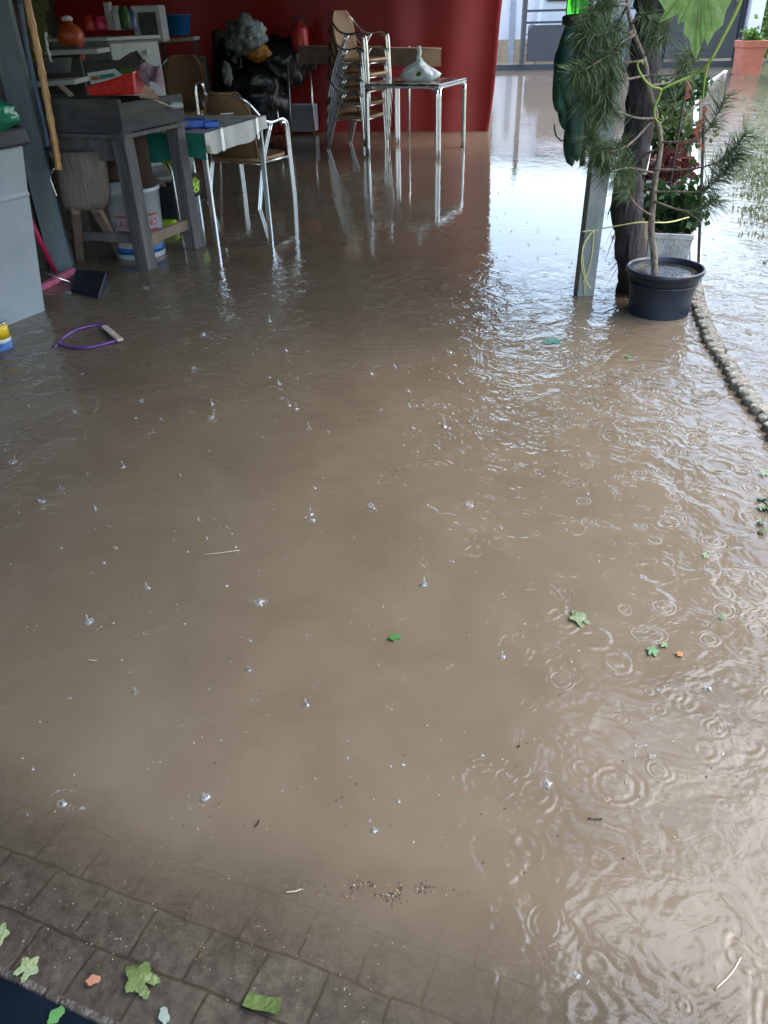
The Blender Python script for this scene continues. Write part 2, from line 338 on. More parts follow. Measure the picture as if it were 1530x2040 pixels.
def water_mat():
    m,nt,out=nodes('muddy_floodwater'); L=nt.links
    g,s=node_s(nt,L); pos=g.outputs['Position']
    def M(op,a,b=None,c=None):
        n=N(nt,'Math',operation=op)
        for i,q in enumerate((a,b,c)):
            if q is None: continue
            if isinstance(q,(int,float)): n.inputs[i].default_value=q
            else: L.new(q,n.inputs[i])
        return n.outputs[0]
    def noise_(sc_,det=3,vec=pos,rough=.55,dist=0):
        n=N(nt,'TexNoise'); n.inputs['Scale'].default_value=sc_; n.inputs['Detail'].default_value=det; n.inputs['Roughness'].default_value=rough; n.inputs['Distortion'].default_value=dist; L.new(vec,n.inputs[0]); return n.outputs[0]
    # turbidity from water depth (distance from the shallow rim)
    sxy=N(nt,'VectorMath',operation='DOT_PRODUCT'); sxy.inputs[1].default_value=(.35,.94,0); L.new(pos,sxy.inputs[0])
    sn=M('MULTIPLY_ADD',M('SUBTRACT',noise_(2.6,4),.5),.22,sxy.outputs['Value'])
    mr=N(nt,'MapRange'); mr.interpolation_type='SMOOTHSTEP'; L.new(sn,mr.inputs[0]); mr.inputs[1].default_value=.46; mr.inputs[2].default_value=.80; mr.inputs[3].default_value=.15; mr.inputs[4].default_value=1
    turb=mr.outputs[0]
    # mud colour: slow swirls of silt
    cr=N(nt,'ValToRGB'); e=cr.color_ramp.elements; e[0].position=.3; e[0].color=(.125,.097,.065,1); e[1].position=.72; e[1].color=(.165,.131,.09,1); L.new(noise_(3,7,dist=.6,rough=.65),cr.inputs[0])
    dif=N(nt,'BsdfDiffuse'); L.new(cr.outputs[0],dif.inputs[0])
    # expanding rings round every raindrop: distance to scattered points
    def rings(scale,freq,phase,fall,keep,seed):
        mp=N(nt,'Mapping'); mp.inputs['Location'].default_value=(seed,seed*1.7,0); mp.inputs['Scale'].default_value=(1,1,0); wn=N(nt,'TexNoise'); wn.inputs['Scale'].default_value=6; L.new(pos,wn.inputs[0]); ws=N(nt,'VectorMath',operation='SCALE'); ws.inputs['Scale'].default_value=.05; L.new(wn.outputs['Color'],ws.inputs[0]); wa=N(nt,'VectorMath',operation='ADD'); L.new(pos,wa.inputs[0]); L.new(ws.outputs[0],wa.inputs[1]); L.new(wa.outputs[0],mp.inputs[0])
        v=N(nt,'TexVoronoi'); v.inputs['Scale'].default_value=scale; v.inputs['Randomness'].default_value=1; L.new(mp.outputs[0],v.inputs[0])
        sep=N(nt,'SeparateColor'); L.new(v.outputs['Color'],sep.inputs[0])
        d=v.outputs['Distance']
        R0=M('MULTIPLY',sep.outputs[0],.42)              # ring radius per drop
        x=M('SUBTRACT',d,R0); env=M('EXPONENT',M('MULTIPLY',M('MULTIPLY',x,x),-fall))
        w=M('SINE',M('MULTIPLY',x,freq))
        k=M('GREATER_THAN',sep.outputs[1],keep)
        edge=N(nt,'MapRange'); L.new(d,edge.inputs[0]); edge.inputs[1].default_value=.62; edge.inputs[2].default_value=.45; edge.inputs[3].default_value=0; edge.inputs[4].default_value=1
        return M('MULTIPLY',M('MULTIPLY',M('MULTIPLY',env,w),k),edge.outputs[0])
    h=M('MULTIPLY',rings(3.2,62,0,70,.6,0),.0012)
    h=M('ADD',h,M('MULTIPLY',rings(5.5,50,0,70,.35,4.3),.0013))
    h=M('ADD',h,M('MULTIPLY',rings(7.5,46,0,60,.3,14.3),.0013))
    h=M('MULTIPLY',h,M('MULTIPLY_ADD',noise_(5,2),2.6,-.6))
    h=M('ADD',h,M('MULTIPLY',rings(13,42,0,50,.2,9.1),.0007))
    wav=M('MULTIPLY',noise_(6,3,dist=.8),.016)
    wav=M('ADD',wav,M('MULTIPLY',noise_(19,3,dist=.5),.0042))
    # calmer under the roof at the back
    sx=N(nt,'SeparateXYZ'); L.new(pos,sx.inputs[0])
    calm=N(nt,'MapRange'); calm.interpolation_type='SMOOTHSTEP'; L.new(sx.outputs[1],calm.inputs[0]); calm.inputs[1].default_value=3.2; calm.inputs[2].default_value=5.2; calm.inputs[3].default_value=1; calm.inputs[4].default_value=.055
    rough_side=N(nt,'MapRange'); rough_side.interpolation_type='SMOOTHSTEP'; L.new(M('SUBTRACT',sx.outputs[0],M('MULTIPLY',sx.outputs[1],.34)),rough_side.inputs[0]); rough_side.inputs[1].default_value=.35; rough_side.inputs[2].default_value=.8; rough_side.inputs[3].default_value=0; rough_side.inputs[4].default_value=.6
    amp=M('MAXIMUM',calm.outputs[0],rough_side.outputs[0])
    nearc=N(nt,'MapRange'); L.new(s,nearc.inputs[0]); nearc.inputs[1].default_value=.0; nearc.inputs[2].default_value=2.0; nearc.inputs[3].default_value=.45; nearc.inputs[4].default_value=1
    tot=M('MULTIPLY',M('MULTIPLY',M('ADD',h,wav),amp),nearc.outputs[0])
    b=N(nt,'Bump'); b.inputs['Strength'].default_value=1; b.inputs['Distance'].default_value=1; L.new(tot,b.inputs['Height'])
    gl=N(nt,'BsdfGlossy',i_Roughness=.05); gl.inputs[0].default_value=(1,1,1,1); L.new(b.outputs[0],gl.inputs['Normal'])
    fr=N(nt,'Fresnel'); fr.inputs[0].default_value=1.36; L.new(b.outputs[0],fr.inputs['Normal'])
    rgh=N(nt,'MapRange'); L.new(s,rgh.inputs[0]); rgh.inputs[1].default_value=.2; rgh.inputs[2].default_value=2.2; rgh.inputs[3].default_value=.13; rgh.inputs[4].default_value=.035; L.new(rgh.outputs[0],gl.inputs['Roughness'])
    tr=N(nt,'BsdfTransparent'); tr.inputs[0].default_value=(.92,.9,.86,1)
    mx=N(nt,'MixShader'); L.new(turb,mx.inputs[0]); L.new(tr.outputs[0],mx.inputs[1]); L.new(dif.outputs[0],mx.inputs[2])
    m2=N(nt,'MixShader'); L.new(fr.outputs[0],m2.inputs[0]); L.new(mx.outputs[0],m2.inputs[1]); L.new(gl.outputs[0],m2.inputs[2])
    L.new(m2.outputs[0],out.inputs[0]); return m
# ---------------------------------------------------------------- ground, water
b=MB()
xs=[-600,-60,-12,-6]+[-3+.1*i for i in range(61)]+[6,12,60,600]
ys=[-600,-60,-8]+[-.4+.06*i for i in range(60)]+[4,8,14,24,60,600]
for y in ys:
    for x in xs: b.v.append(V(x,y,ground_z(x,y)))
w=len(xs)
for j in range(len(ys)-1):
    for i in range(w-1): b.face((j*w+i,j*w+i+1,(j+1)*w+i+1,(j+1)*w+i),True)
tag(b.build('pavement',paving_mat()),'wet cobble paving that rises out of the brown floodwater','pavement',kind='structure')
b=MB(); b.poly([(-600,-600,0),(600,-600,0),(600,600,0),(-600,600,0)])
tag(b.build('flood_water',water_mat()),'muddy brown floodwater pocked by rain','water',kind='structure')
# blue-black sheet in the corner
def sheet(u,v):
    p=E0-ed*.5+ed*(u*1.1)-en*(.012+v*.5); z=.004+.012*noise.noise(V(u*6,v*5,1))+.02*min(1,v*6)
    return (p.x,p.y,z+.006)
tag(MB().grid(sheet,30,16).build('plastic_sheet',bluesheet),'blue-black plastic sheet lying against the edge of the paving','plastic sheet')
b=MB()
for i in range(9):
    a=E0-ed*(.55-.13*i); c=a+ed*.127
    b.m=0; b.bar(a-en*.004+V(0,0,-.012),c-en*.004+V(0,0,-.012),.014,.04,bev=.004)
tag(b.build('stone_edging',mat('edge_stone',(.06,.052,.042),.6,0,.5,18,.7,60)),'worn stone edging along the corner of the cobbles','edging',kind=None)

# ---------------------------------------------------------------- roof, walls, posts
U=V(.98,-.2,0).normalized(); W_=V(.2,.98,0).normalized()
roof=thing('carport_roof','dark timber carport roof over the flooded floor','roof',(0,4,2.55))
b=MB(); b.v+=[V(-5,.3,2.55),V(.62,.3,2.55),V(1.62,11.2,2.55),V(-5,12.4,2.55),V(-5,.3,2.62),V(.62,.3,2.62),V(1.62,11.2,2.62),V(-5,12.4,2.62)]
for q in ((3,2,1,0),(4,5,6,7),(0,1,5,4),(1,2,6,5),(2,3,7,6),(3,0,4,7)): b.face(q)
b.build('roof_deck',wood_dark,roof)
for k in range(11):
    y=.4+1.0*k; MB().bar((-4.9,y+.3,2.47),(.55+.085*y,y,2.47),.06,.14).build('rafter',wood_dark,roof)
MB().bar((.64,.35,2.33),(1.60,11,2.33),.08,.13).build('edge_beam',wood_dark,roof)
hw=thing('side_wall','grey rendered wall behind the shelves at the left','wall',(-4.3,6,0))
b=MB(); b.bar((-4.6,3.2,1.2),(-3.9,12.4,1.2),.15,2.9); b.build('wall_face',wall_dark,hw)
b=MB(); b.bar((-3.0,3.6,1.2),(-1.28,.6,1.2),.12,2.7); b.bar((-1.28,.6,1.2),(-1.25,-1.6,1.2),.12,2.7); tag(b.build('unseen_shade_wall',wall_dark),'unseen wall added to shade the water at the left','wall')  # out-of-frame wall, added to keep light off the left side

# left blue-grey post
p0=G(121,540); pr=thing('wooden_post','blue-grey painted timber post between bin and stool','post',(p0.x,p0.y+.05,0))
b=MB(); b.bar((p0.x,p0.y+.05,-.08),(p0.x,p0.y+.05,2.4),.11,.13,bev=.008); b.build('shaft',post_blue,pr)
b=MB(); b.bar((p0.x-.14,p0.y+.10,-.08),(p0.x-.14,p0.y+.10,2.4),.07,.06); b.build('dark_batten',wood_dark,pr)
# dark net bundle behind bin
b=MB(); q=D(80,440,5.12)
b.grid(lambda u,v:(q.x-.17+.30*u+.01*math.sin(v*40),5.12+.03*math.sin(u*17+v*3)+.02*noise.noise(V(u*5,v*9,0)),-.05+v*1.0),14,24)
tag(b.build('hanging_tarpaulin',mat('dark_teal_tarp',(.03,.045,.05),.6,0,.7,22,.6,c2=(.09,.12,.125))),'dark teal tarpaulin hanging between the bin and the timber post','tarpaulin')
# hose, bamboo
hp=[D(38,-5,4.72),D(55,100,4.72),D(72,180,4.72),D(88,250,4.72),D(97,300,4.72)]
t=thing('garden_hose','thin blue-grey pipe hanging beside the bamboo cane','pipe',hp[-1]); MB().tube(smooth(hp),.012,8).build('pipe',hose_m,t)
MB().tube([hp[-1]+V(0,0,.02),hp[-1]+V(.012,0,-.07)],.019,8).build('nozzle',blackpl,t)
bp=[D(52,-8,4.62),D(75,100,4.6),D(92,190,4.58),D(108,280,4.56),D(117,338,4.55)]
P=smooth(bp,8); b=MB(); rr=[]
for i in range(len(P)): rr.append(.0175+(.004 if i%4==0 else 0))
b.tube(P,rr,10); t=tag(b.build('bamboo_cane',bamboo_m),'golden bamboo cane hanging upright in front of the dark post','bamboo cane')
b=MB(); c=D(113,360,4.6)
b.tube(smooth([D(108,335,4.6),D(100,352,4.6),D(106,372,4.6),D(114,392,4.6)]),.004,6); tag(b.build('hanging_chain',alu),'small bright wire hook dangling below the bamboo cane','hook')

# ---------------------------------------------------------------- pale bin
cr=G(92,618); cl=G(0,655); dl=(cl-cr).normalized(); dn=V(-dl.y,dl.x,0); 
if dn.x>0: dn=-dn
bt=thing('wheelie_bin','pale grey-white plastic bin with navy lid at the left edge','bin',cr)
def binring(z,g):
    a=cr+V(0,0,z)-dl*g-dn*g; L1=dl*(.95+2*g); L2=dn*(.6+2*g); return [a,a+L1,a+L1+L2,a+L2]
b=MB(); rows=[]
for z,g in ((-.08,-.01),(.56,.045),(.575,.05),(.585,.045),(.79,.065)):
    r_=binring(z,g); st=len(b.v); b.v+=r_; rows.append([st+i for i in range(4)])
for a,c in zip(rows,rows[1:]):
    for i in range(4): b.face((a[i],a[(i+1)%4],c[(i+1)%4],c[i]))
b.face(rows[-1]); b.build('body',white_pl,bt,bevel=.012)
b=MB(); r0=binring(.79,.095); r1=binring(.87,.085); r2=binring(.885,.05); st=len(b.v); b.v+=r0+r1+r2
for o_ in (0,4):
    for i in range(4): b.face((st+o_+i,st+o_+(i+1)%4,st+o_+4+(i+1)%4,st+o_+4+i))
b.face([st+8+i for i in range(4)]); b.face([st+3,st+2,st+1,st]); b.build('lid',navy,bt,bevel=.012)
q=D(2,240,3.86)
b=MB(); b.blob(q+V(-.05,0,.02),(.13,.12,.07),.35,2.2,3,3); tag(b.build('green_sack',mat('glossy_green_film',(.01,.2,.10),.2,0,.4,8,.5,12)),'crumpled glossy green sack on the navy bin lid','sack')
# tin
q=G(3,692); t=thing('paint_tin','yellow and blue tin standing in the water before the bin','tin',q)
b=MB(); b.lathe([(.052,-.05),(.053,.0),(.052,.002),(.052,.04)],q,28); b.build('lower_band',bluetin,t)
b=MB(); b.lathe([(.0525,.03),(.0525,.05)],q,28); b.build('white_band',paper,t)
b=MB(); b.lathe([(.053,.05),(.053,.115)],q,28); b.build('yellow_band',yellow,t)
b=MB(); b.lathe([(.054,.115),(.054,.122),(.047,.123),(.047,.118),(0,.118)],q,28); b.build('rim',alu,t)

# ---------------------------------------------------------------- broom, dustpan, hoop
t=thing('pink_broom','pink broom with red handle standing in the water by the bin','broom',G(115,575))
b=MB(); b.tube([D(45,410,4.5)+V(0,0,.02),G(112,552)+V(0,0,.03)],.015,10); b.build('handle',pinkred,t)
a=G(82,578)+V(0,0,.012); c=G(150,548)+V(0,0,.03)
b=MB(); b.bar(a,c,.035,.03,bev=.006); b.build('head',pink,t)
b=MB()
for k in range(40):
    p=a.lerp(c,k/39); b.poly([p+V(-.004,-.02,-.01),p+V(.004,-.02,-.01),p+V(.004+random.uniform(-.006,.006),-.045,-.02),p+V(-.004,-.045,-.022)])
b.build('bristles',pink,t)
t=thing('black_dustpan','black dustpan with thin steel handle half under water','dustpan',G(180,590))
b=MB(); b.tube([D(70,535,4.45)+V(0,0,.0),G(142,570)+V(0,0,.02)],.0065,8); b.build('handle',alu,t)
c=[G(140,575,.02),G(150,535,.06),G(212,540,.07),G(196,592,.01)]
b=MB(); z=V(0,0,.055)
b.v+= [c[0],c[1],c[2],c[3],c[0]-z*1.2,c[1]-z*1.6,c[2]-z*1.6,c[3]-z*1.1]
for q in ((0,1,2,3),(7,6,5,4),(0,4,5,1),(1,5,6,2),(2,6,7,3),(3,7,4,0)): b.face(q)
b.build('pan',navy,t,bevel=.006)
t=thing('purple_hoop','purple plastic scoop rim floating with a pale wood strip','scoop',G(180,672))
hp=[G(118,688),G(128,674),G(150,661),G(180,652),G(208,650),G(222,660),G(236,678),G(215,686),G(180,694),G(150,695),G(126,690)]
hp=[p+V(0,0,.006) for p in hp]; hp.append(hp[0]); MB().tube(smooth(hp,5),.009,8).build('rim',purple,t)
MB().tube([hp[0],G(105,692)+V(0,0,-.004)],.010,8).build('grip',purple,t)
MB().bar(G(207,650,.018),G(240,678,.014),.03,.012,bev=.003).build('wood_strip',tan,t)

# ---------------------------------------------------------------- chopping-block stool
s0=G(195,540); t=thing('block_stool','rough pale wooden block on three splayed legs beside the bench','stool',(s0.x,s0.y,0))
A=D(112,312,4.74); B_=D(192,312,4.74); cx=(A.x+B_.x)/2; 
b=MB()
nz=9; ring=[(-.5,-.38),(-.3,-.5),(.3,-.5),(.5,-.38),(.5,.38),(.3,.5),(-.3,.5),(-.5,.38)]
rows=[]
for k in range(nz):
    z=.345+(.655-.345)*k/(nz-1); sc_=1-(.10 if k in(0,nz-1) else 0); row=[]
    for i,(x,y) in enumerate(ring):
        j=1+.05*noise.noise(V(i*3.1,k*.8,2)); b.v.append(V(cx-.012+x*.235*sc_*j-.02*(1-k/(nz-1)),4.84+y*.22*sc_*j,z+.006*noise.noise(V(i,k,7)))); row.append(len(b.v)-1)
    rows.append(row)
for a,c in zip(rows,rows[1:]):
    for i in range(8): b.face((a[i],a[(i+1)%8],c[(i+1)%8],c[i]),True)
b.face(rows[0][::-1]); b.face(rows[-1]); b.build('block',wood_stool,t)
for a,c,wd in ((D(150,418,4.73),G(150,548,-.08)+V(0,.1,0),.05),(D(190,415,4.76),G(250,532,-.08)+V(0,.06,0),.05),(V(cx+.0,4.93,.36),V(cx+.03,5.12,-.08),.045)):
    b=MB(); b.bar(a,c,wd,wd*.9,bev=.006); b.build('leg',wood_leg,t)

# ---------------------------------------------------------------- old wooden bench (trough table)
f=G(290,535); r_=G(380,495); 
bl=D(102,261,4.9); 
side=(r_-f); side.z=0; sl=side.length; side.normalize(); lon=V(side.y,-side.x,0); 
if lon.x>0: lon=-lon
lon=(lon*.55+V(-.95,.28,0)*.45).normalized()
bn=thing('trough_table','weathered grey wooden trough table with open shelf rails','table',(f.x,f.y,0))
Ln=.86
F0=V(f.x+.035,f.y,0); Rr=F0+side*(sl+.02); Fl=F0+lon*Ln; Rl=Rr+lon*Ln
for p,rr in ((F0,.088),(Rr,.082),(Fl,.08),(Rl,.08)):
    q=p-side*0+lon*.03; b=MB(); b.bar(V(q.x,q.y,-.09),V(q.x,q.y,.76),rr,rr,up=side,bev=.005); b.build('leg',wood_old,bn)
def wallp(a,c,z0,z1,th=.03,lean=0):
    b=MB(); d=(c-a).normalized(); n_=V(d.y,-d.x,0); a2=a-d*.0
    b.v+=[V(a.x,a.y,z0),V(c.x,c.y,z0),V(c.x,c.y,z0)-n_*th,V(a.x,a.y,z0)-n_*th]
    b.v+=[V(a.x,a.y,z1)+n_*lean,V(c.x,c.y,z1)+n_*lean,V(c.x,c.y,z1)-n_*(th-lean),V(a.x,a.y,z1)-n_*(th-lean)]
    for q in ((3,2,1,0),(4,5,6,7),(0,1,5,4),(1,2,6,5),(2,3,7,6),(3,0,4,7)): b.face(q)
    return b
o1=F0-side*.045-lon*.02; o2=Rr+side*.045-lon*.02; o3=Rl+side*.045+lon*.06; o4=Fl-side*.045+lon*.06
wallp(o4,o1,.745,.915,.03).build('side_board',wood_tray,bn,bevel=.004)
wallp(o1-side*(-.0015)-lon*0,o2,.748,.893,.03).build('side_board',wood_tray,bn,bevel=.004)
wallp(o2,o3,.748,.88,.03).build('side_board',wood_tray,bn,bevel=.004)
b=MB(); b.v+=[V(p.x,p.y,z) for z in (.72,.742) for p in (o1-side*.01-lon*.01,o2+side*.01-lon*.01,o3,o4)]
for q in ((3,2,1,0),(4,5,6,7),(0,1,5,4),(1,2,6,5),(2,3,7,6),(3,0,4,7)): b.face(q)
b.build('table_bed',wood_old,bn,bevel=.003)
wallp(F0+lon*Ln-side*.01,F0+lon*.07-side*.01,.60,.715,.02).build('apron',wood_old,bn)
MB().bar(F0+lon*.03+V(0,0,.155),Rr+lon*.03+V(0,0,.155),.035,.06,bev=.004).build('stretcher',wood_leg,bn)
MB().bar(F0+lon*.06+V(0,0,.17),Fl+V(0,0,.17),.035,.05,bev=.004).build('stretcher',wood_old,bn)
# items in the trough
zb=.93
def onb(px,py,Y): return D(px,py,Y)
b=MB(); c0=D(177,190,4.86); c1=D(276,192,4.82)
t=thing('red_tub','shiny red plastic tub on the trough table','tub',(c0.x,4.9,zb-.02))
cxr=(c0.x+c1.x)/2; W2=(c1.x-c0.x)/2
prof=[]
b.v=[]; rows=[]
for z,g in ((.0,.0),(.012,.004),(.105,.012),(.11,.02),(.118,.02),(.118,.012),(.02,-.006)):
    hx=W2-.015+g; hy=.10+g; row=[]
    for (sx,sy) in ((-1,-.8),(-.93,-1),(.93,-1),(1,-.8),(1,.8),(.93,1),(-.93,1),(-1,.8)):
        b.v.append(V(cxr+sx*hx,4.93+sy*hy,zb-.005+z*(.35+.65*(sx+1)/2)*.95)); row.append(len(b.v)-1)
    rows.append(row)
for a,c in zip(rows,rows[1:]):
    for i in range(8): b.face((a[i],a[(i+1)%8],c[(i+1)%8],c[i]))
b.face(rows[0][::-1]); b.face(rows[-1]); b.build('shell',red_pl,t)
MB().box((cxr+W2*.62,4.93-.112,zb+.055),(.012,.006,.09)).build('rib',red_pl,t)
# cardboard box with dark flaps
q=D(240,130,5.12); t=thing('opened_carton','opened dark cardboard carton behind the red tub','carton',(q.x,5.1,zb))
b=MB(); b.box((q.x,5.13,zb+.07),(.26,.18,.15),.1); b.build('body',card_dk,t)
for P4 in ([D(196,146,5.02),D(262,103,5.0),D(285,128,5.0),D(225,150,5.02)],[D(258,108,5.16),D(272,100,5.16),D(292,128,5.1),D(284,136,5.1)]):
    b=MB(); n_=(P4[1]-P4[0]).cross(P4[2]-P4[0]).normalized()*.006; b.v+=P4+[p+n_ for p in P4]
    for qq in ((3,2,1,0),(4,5,6,7),(0,1,5,4),(1,2,6,5),(2,3,7,6),(3,0,4,7)): b.face(qq)
    b.build('flap',card_dk,t)
# picture box
def slab(P4,th,m,name,parent=None,bev=0):
    b=MB(); n_=(P4[1]-P4[0]).cross(P4[2]-P4[0]).normalized()*th
    b.v+=[Vector(p) for p in P4]+[Vector(p)+n_ for p in P4]
    for qq in ((3,2,1,0),(4,5,6,7),(0,1,5,4),(1,2,6,5),(2,3,7,6),(3,0,4,7)): b.face(qq)
    return b.build(name,m,parent,bevel=bev)
t=thing('printed_leaflet','white leaflet with orange and green print tucked behind the tub','leaflet',D(210,160,4.96))
slab([D(182,168,4.85),D(248,153,4.85),D(229,138,4.92),D(174,147,4.92)],.004,paper,'sheet',t)
slab([D(184,160,4.858),D(199,157,4.858),D(197,151,4.87),D(182,153,4.87)],.003,orangebit,'orange_patch',t).location.y-=.012
slab([D(201,157,4.858),D(231,151,4.858),D(228,146,4.87),D(199,150,4.87)],.003,greenink,'green_patch',t).location.y-=.012
slab([D(232,139,4.95),D(262,133,4.95),D(268,150,4.9),D(250,155,4.9)],.004,leafg,'green_corner',t)
t=thing('patterned_cloth','crumpled dark pink patterned cloth hanging at the trough end','cloth',D(300,150,4.95))
b=MB(); b.grid(lambda u,v:tuple(D(258+60*u+10*v,128+50*v*(.4+.6*u)+4*math.sin(u*9+v*5),4.98+.05*math.sin(u*11+v*3))),18,12); b.build('folds',pinkcloth,t)
# tan card pieces
t=tag(slab([D(278,195,4.9),D(316,197,5.0),D(305,180,5.1),D(281,168,5.0)],.006,card_tan,'tan_card'),'bent tan card scrap right of the red tub','card')
tag(MB().bar(D(115,165,4.95),D(142,190,4.9),.03,.012).build('pale_lath',tan),'pale wooden lath left of the red tub','wood lath')
tag(MB().tube([D(292,193,4.95),D(345,215,5.15)],.007,6).build('thin_stick',strawm),'thin stick lying across the trough table end','stick')
b=MB(); b.blob(D(345,210,5.15),(.06,.03,.02),.5,3,3,2); tag(b.build('crumpled_film',bagw),'crumpled clear film at the corner of the trough table','film')
# brown board beneath
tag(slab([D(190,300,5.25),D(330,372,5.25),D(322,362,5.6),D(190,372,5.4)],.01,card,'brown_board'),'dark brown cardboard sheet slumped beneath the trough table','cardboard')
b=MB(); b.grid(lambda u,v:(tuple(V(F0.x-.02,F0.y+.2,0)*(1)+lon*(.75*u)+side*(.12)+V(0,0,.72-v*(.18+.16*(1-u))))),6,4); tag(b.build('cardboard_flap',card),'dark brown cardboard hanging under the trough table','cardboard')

# ---------------------------------------------------------------- white bucket
qb=G(272,528); cxb=(-1.70-1.33)/2+.065; Yb=5.10
cxb=D(262,400,Yb).x
t=thing('white_bucket','white bucket with red lettering under the trough table','bucket',(cxb,Yb,0))
b=MB(); b.lathe([(.150,-.08),(.152,.0),(.176,.385),(.183,.387),(.183,.41),(.176,.412),(.170,.405),(.150,.02),(0,.02)],(cxb,Yb,0),40); b.build('pail',white_en,t)
b=MB(); b.lathe([(.1545,.03),(.1575,.07)],(cxb,Yb,0),40); b.build('blue_band',bluetin,t)
def text_wrap(s_,size,angc,z,R0,m,name,parent,sp=1.0,slope=.0):
    cu=bpy.data.curves.new('t','FONT'); cu.body=s_; cu.size=size; cu.align_x='CENTER'; cu.space_character=sp; cu.extrude=0; cu.resolution_u=2
    o=bpy.data.objects.new('t',cu); col.objects.link(o); bpy.context.view_layer.update()
    dg=bpy.context.evaluated_depsgraph_get(); me=bpy.data.meshes.new_from_object(o.evaluated_get(dg)); bpy.data.objects.remove(o)
    for v in me.vertices:
        zz=z+v.co.y; rr=R0+slope*zz; a=angc+v.co.x/rr; v.co=(math.cos(a)*rr,math.sin(a)*rr,zz)
    me.materials.clear(); me.materials.append(m)
    oo=bpy.data.objects.new(name,me); col.objects.link(oo); oo.parent=parent; return oo
fa=math.atan2(0-Yb,0-cxb)      # towards the viewer side
sl_=(.176-.152)/.385
for ch_,da in (('I',-.78),('A',-.55),('R',-.28),('H',.50),('O',.76)):
    text_wrap(ch_,.06,fa+da,.195,.1535,redink,'red_letter',t,1.0,sl_)
text_wrap('METROLAC',.028,fa-.10,.105,.1535,greenink,'green_letters',t,1.0,sl_)
for z0,z1 in ((.165,.178),(.255,.268)):
    b=MB(); n_=24
    for k in range(n_):
        if k%3==2 and False: continue
        a0=fa-.78+1.7*k/n_; a1=a0+1.7/n_*.8
        b.poly([V(cxb+math.cos(a)*(.1537+sl_*z),Yb+math.sin(a)*(.1537+sl_*z),z) for a,z in ((a0,z0),(a1,z0),(a1,z1),(a0,z1))])
    b.build('red_band',redink,t)
# ---------------------------------------------------------------- lime machine
q=D(322,310,5.75); t=thing('pressure_washer','lime green and black wheeled machine behind the trough table','machine',(q.x,5.8,0))
b=MB(); P2=[(300,292),(338,292),(345,300),(348,350),(340,352),(322,325),(300,312)]
fr=[D(x,y,5.7) for x,y in P2]; bk=[p+V(0,.14,0) for p in fr]; n_=len(fr); b.v+=fr+bk
b.face(range(n_)[::-1]); b.face(range(n_,2*n_))
for i in range(n_): b.face((i,(i+1)%n_,n_+(i+1)%n_,n_+i))
b.build('cover',lime,t,bevel=.01)
MB().box(D(330,410,5.8),(.2,.14,.32),bev=.02).build('tank',blackpl,t)
b=MB(); b.box(D(338,455,5.72)+V(0,0,.0),(.13,.16,.12),bev=.02); b.build('foot',lime,t)
MB().tube([D(318,292,5.65),D(345,350,5.6),D(360,440,5.6),D(366,500,5.6)],.009,8).build('handle_bar',alu,t)
for px in (388,):
    c=D(px,368,5.95); a=V(.9,-.35,0).normalized()
    b=MB(); ring=[]
    for k in range(25):
        an=2*math.pi*k/24; ring.append(c+V(0,0,1)*math.cos(an)*.066+V(a.y,-a.x,0)*math.sin(an)*.066)
    b.tube(ring,.016,8,cap=False); wh=b.build('wheel',rubber,t)
    b=MB()
    for k in range(5):
        an=2*math.pi*k/5; b.bar(c,c+V(0,0,1)*math.cos(an)*.056+V(a.y,-a.x,0)*math.sin(an)*.056,.018,.02)
    ring=[c+V(0,0,1)*math.cos(2*math.pi*k/24)*.052+V(a.y,-a.x,0)*math.sin(2*math.pi*k/24)*.052 for k in range(25)]
    b.tube(ring,.007,6,cap=False); b.build('rim',lime,wh)
    MB().bar(c,c+a*-.3,.015,.015).build('axle',blackpl,t)

# ---------------------------------------------------------------- table with cloth
C0=G(432,487); C1=G(535,430); d1=(C1-C0); l1=d1.length; d1.normalize(); d2=V(-d1.y,d1.x,0)*.58
t=thing('cloth_table','aluminium table under a floral oilcloth right of the trough table','table',(C0.x,C0.y,0))
for p,s_ in ((C0,0),(C1,0),(C0+d2,0),(C1+d2,0)):
    b=MB(); b.bar(V(p.x,p.y,-.09),V(p.x,p.y,.655),.032,.026,up=d1,bev=.005); b.build('leg',alu,t)
zt=.665
b=MB(); cc=(C0+C1+d2+d2)/2+V(0,0,zt); b.box((C0+C1+d2)/2+V(0,0,zt-.006),(l1+.05,.63,.022),math.atan2(d1.y,d1.x)); b.build('tabletop',alu,t)
b=MB(); a0=C0-d1*.035-d2.normalized()*.035; Lc=l1+.07; dd=d2.normalized()
def clothtop(u,v):
    p=a0+d1*(Lc*u)+dd*(.65*v); return (p.x,p.y,zt+.008+.0015*math.sin(u*14+v*8))
b.grid(clothtop,20,14)
def clothfront(u,v):
    p=a0+d1*(Lc*u)-dd*(.004+.012*v*math.sin(u*20)); dr=.085+.045*math.sin((1-u)*2.6)+.01*math.sin(u*12); 
    return (p.x,p.y,zt+.008-v*dr)
b.grid(clothfront,36,5)
cloth=b.build('tablecloth',floral); tag(cloth,'floral pale oilcloth draped over the aluminium table','tablecloth')
b=MB()
def clothside(u,v):
    p=a0+dd*(.65*u)-d1*(.004+.01*v*math.sin(u*14)); return (p.x,p.y,zt+.006-v*(.15-.02*math.sin(u*8)))
b.grid(clothside,20,5); b.build('green_lining',greencloth,cloth)
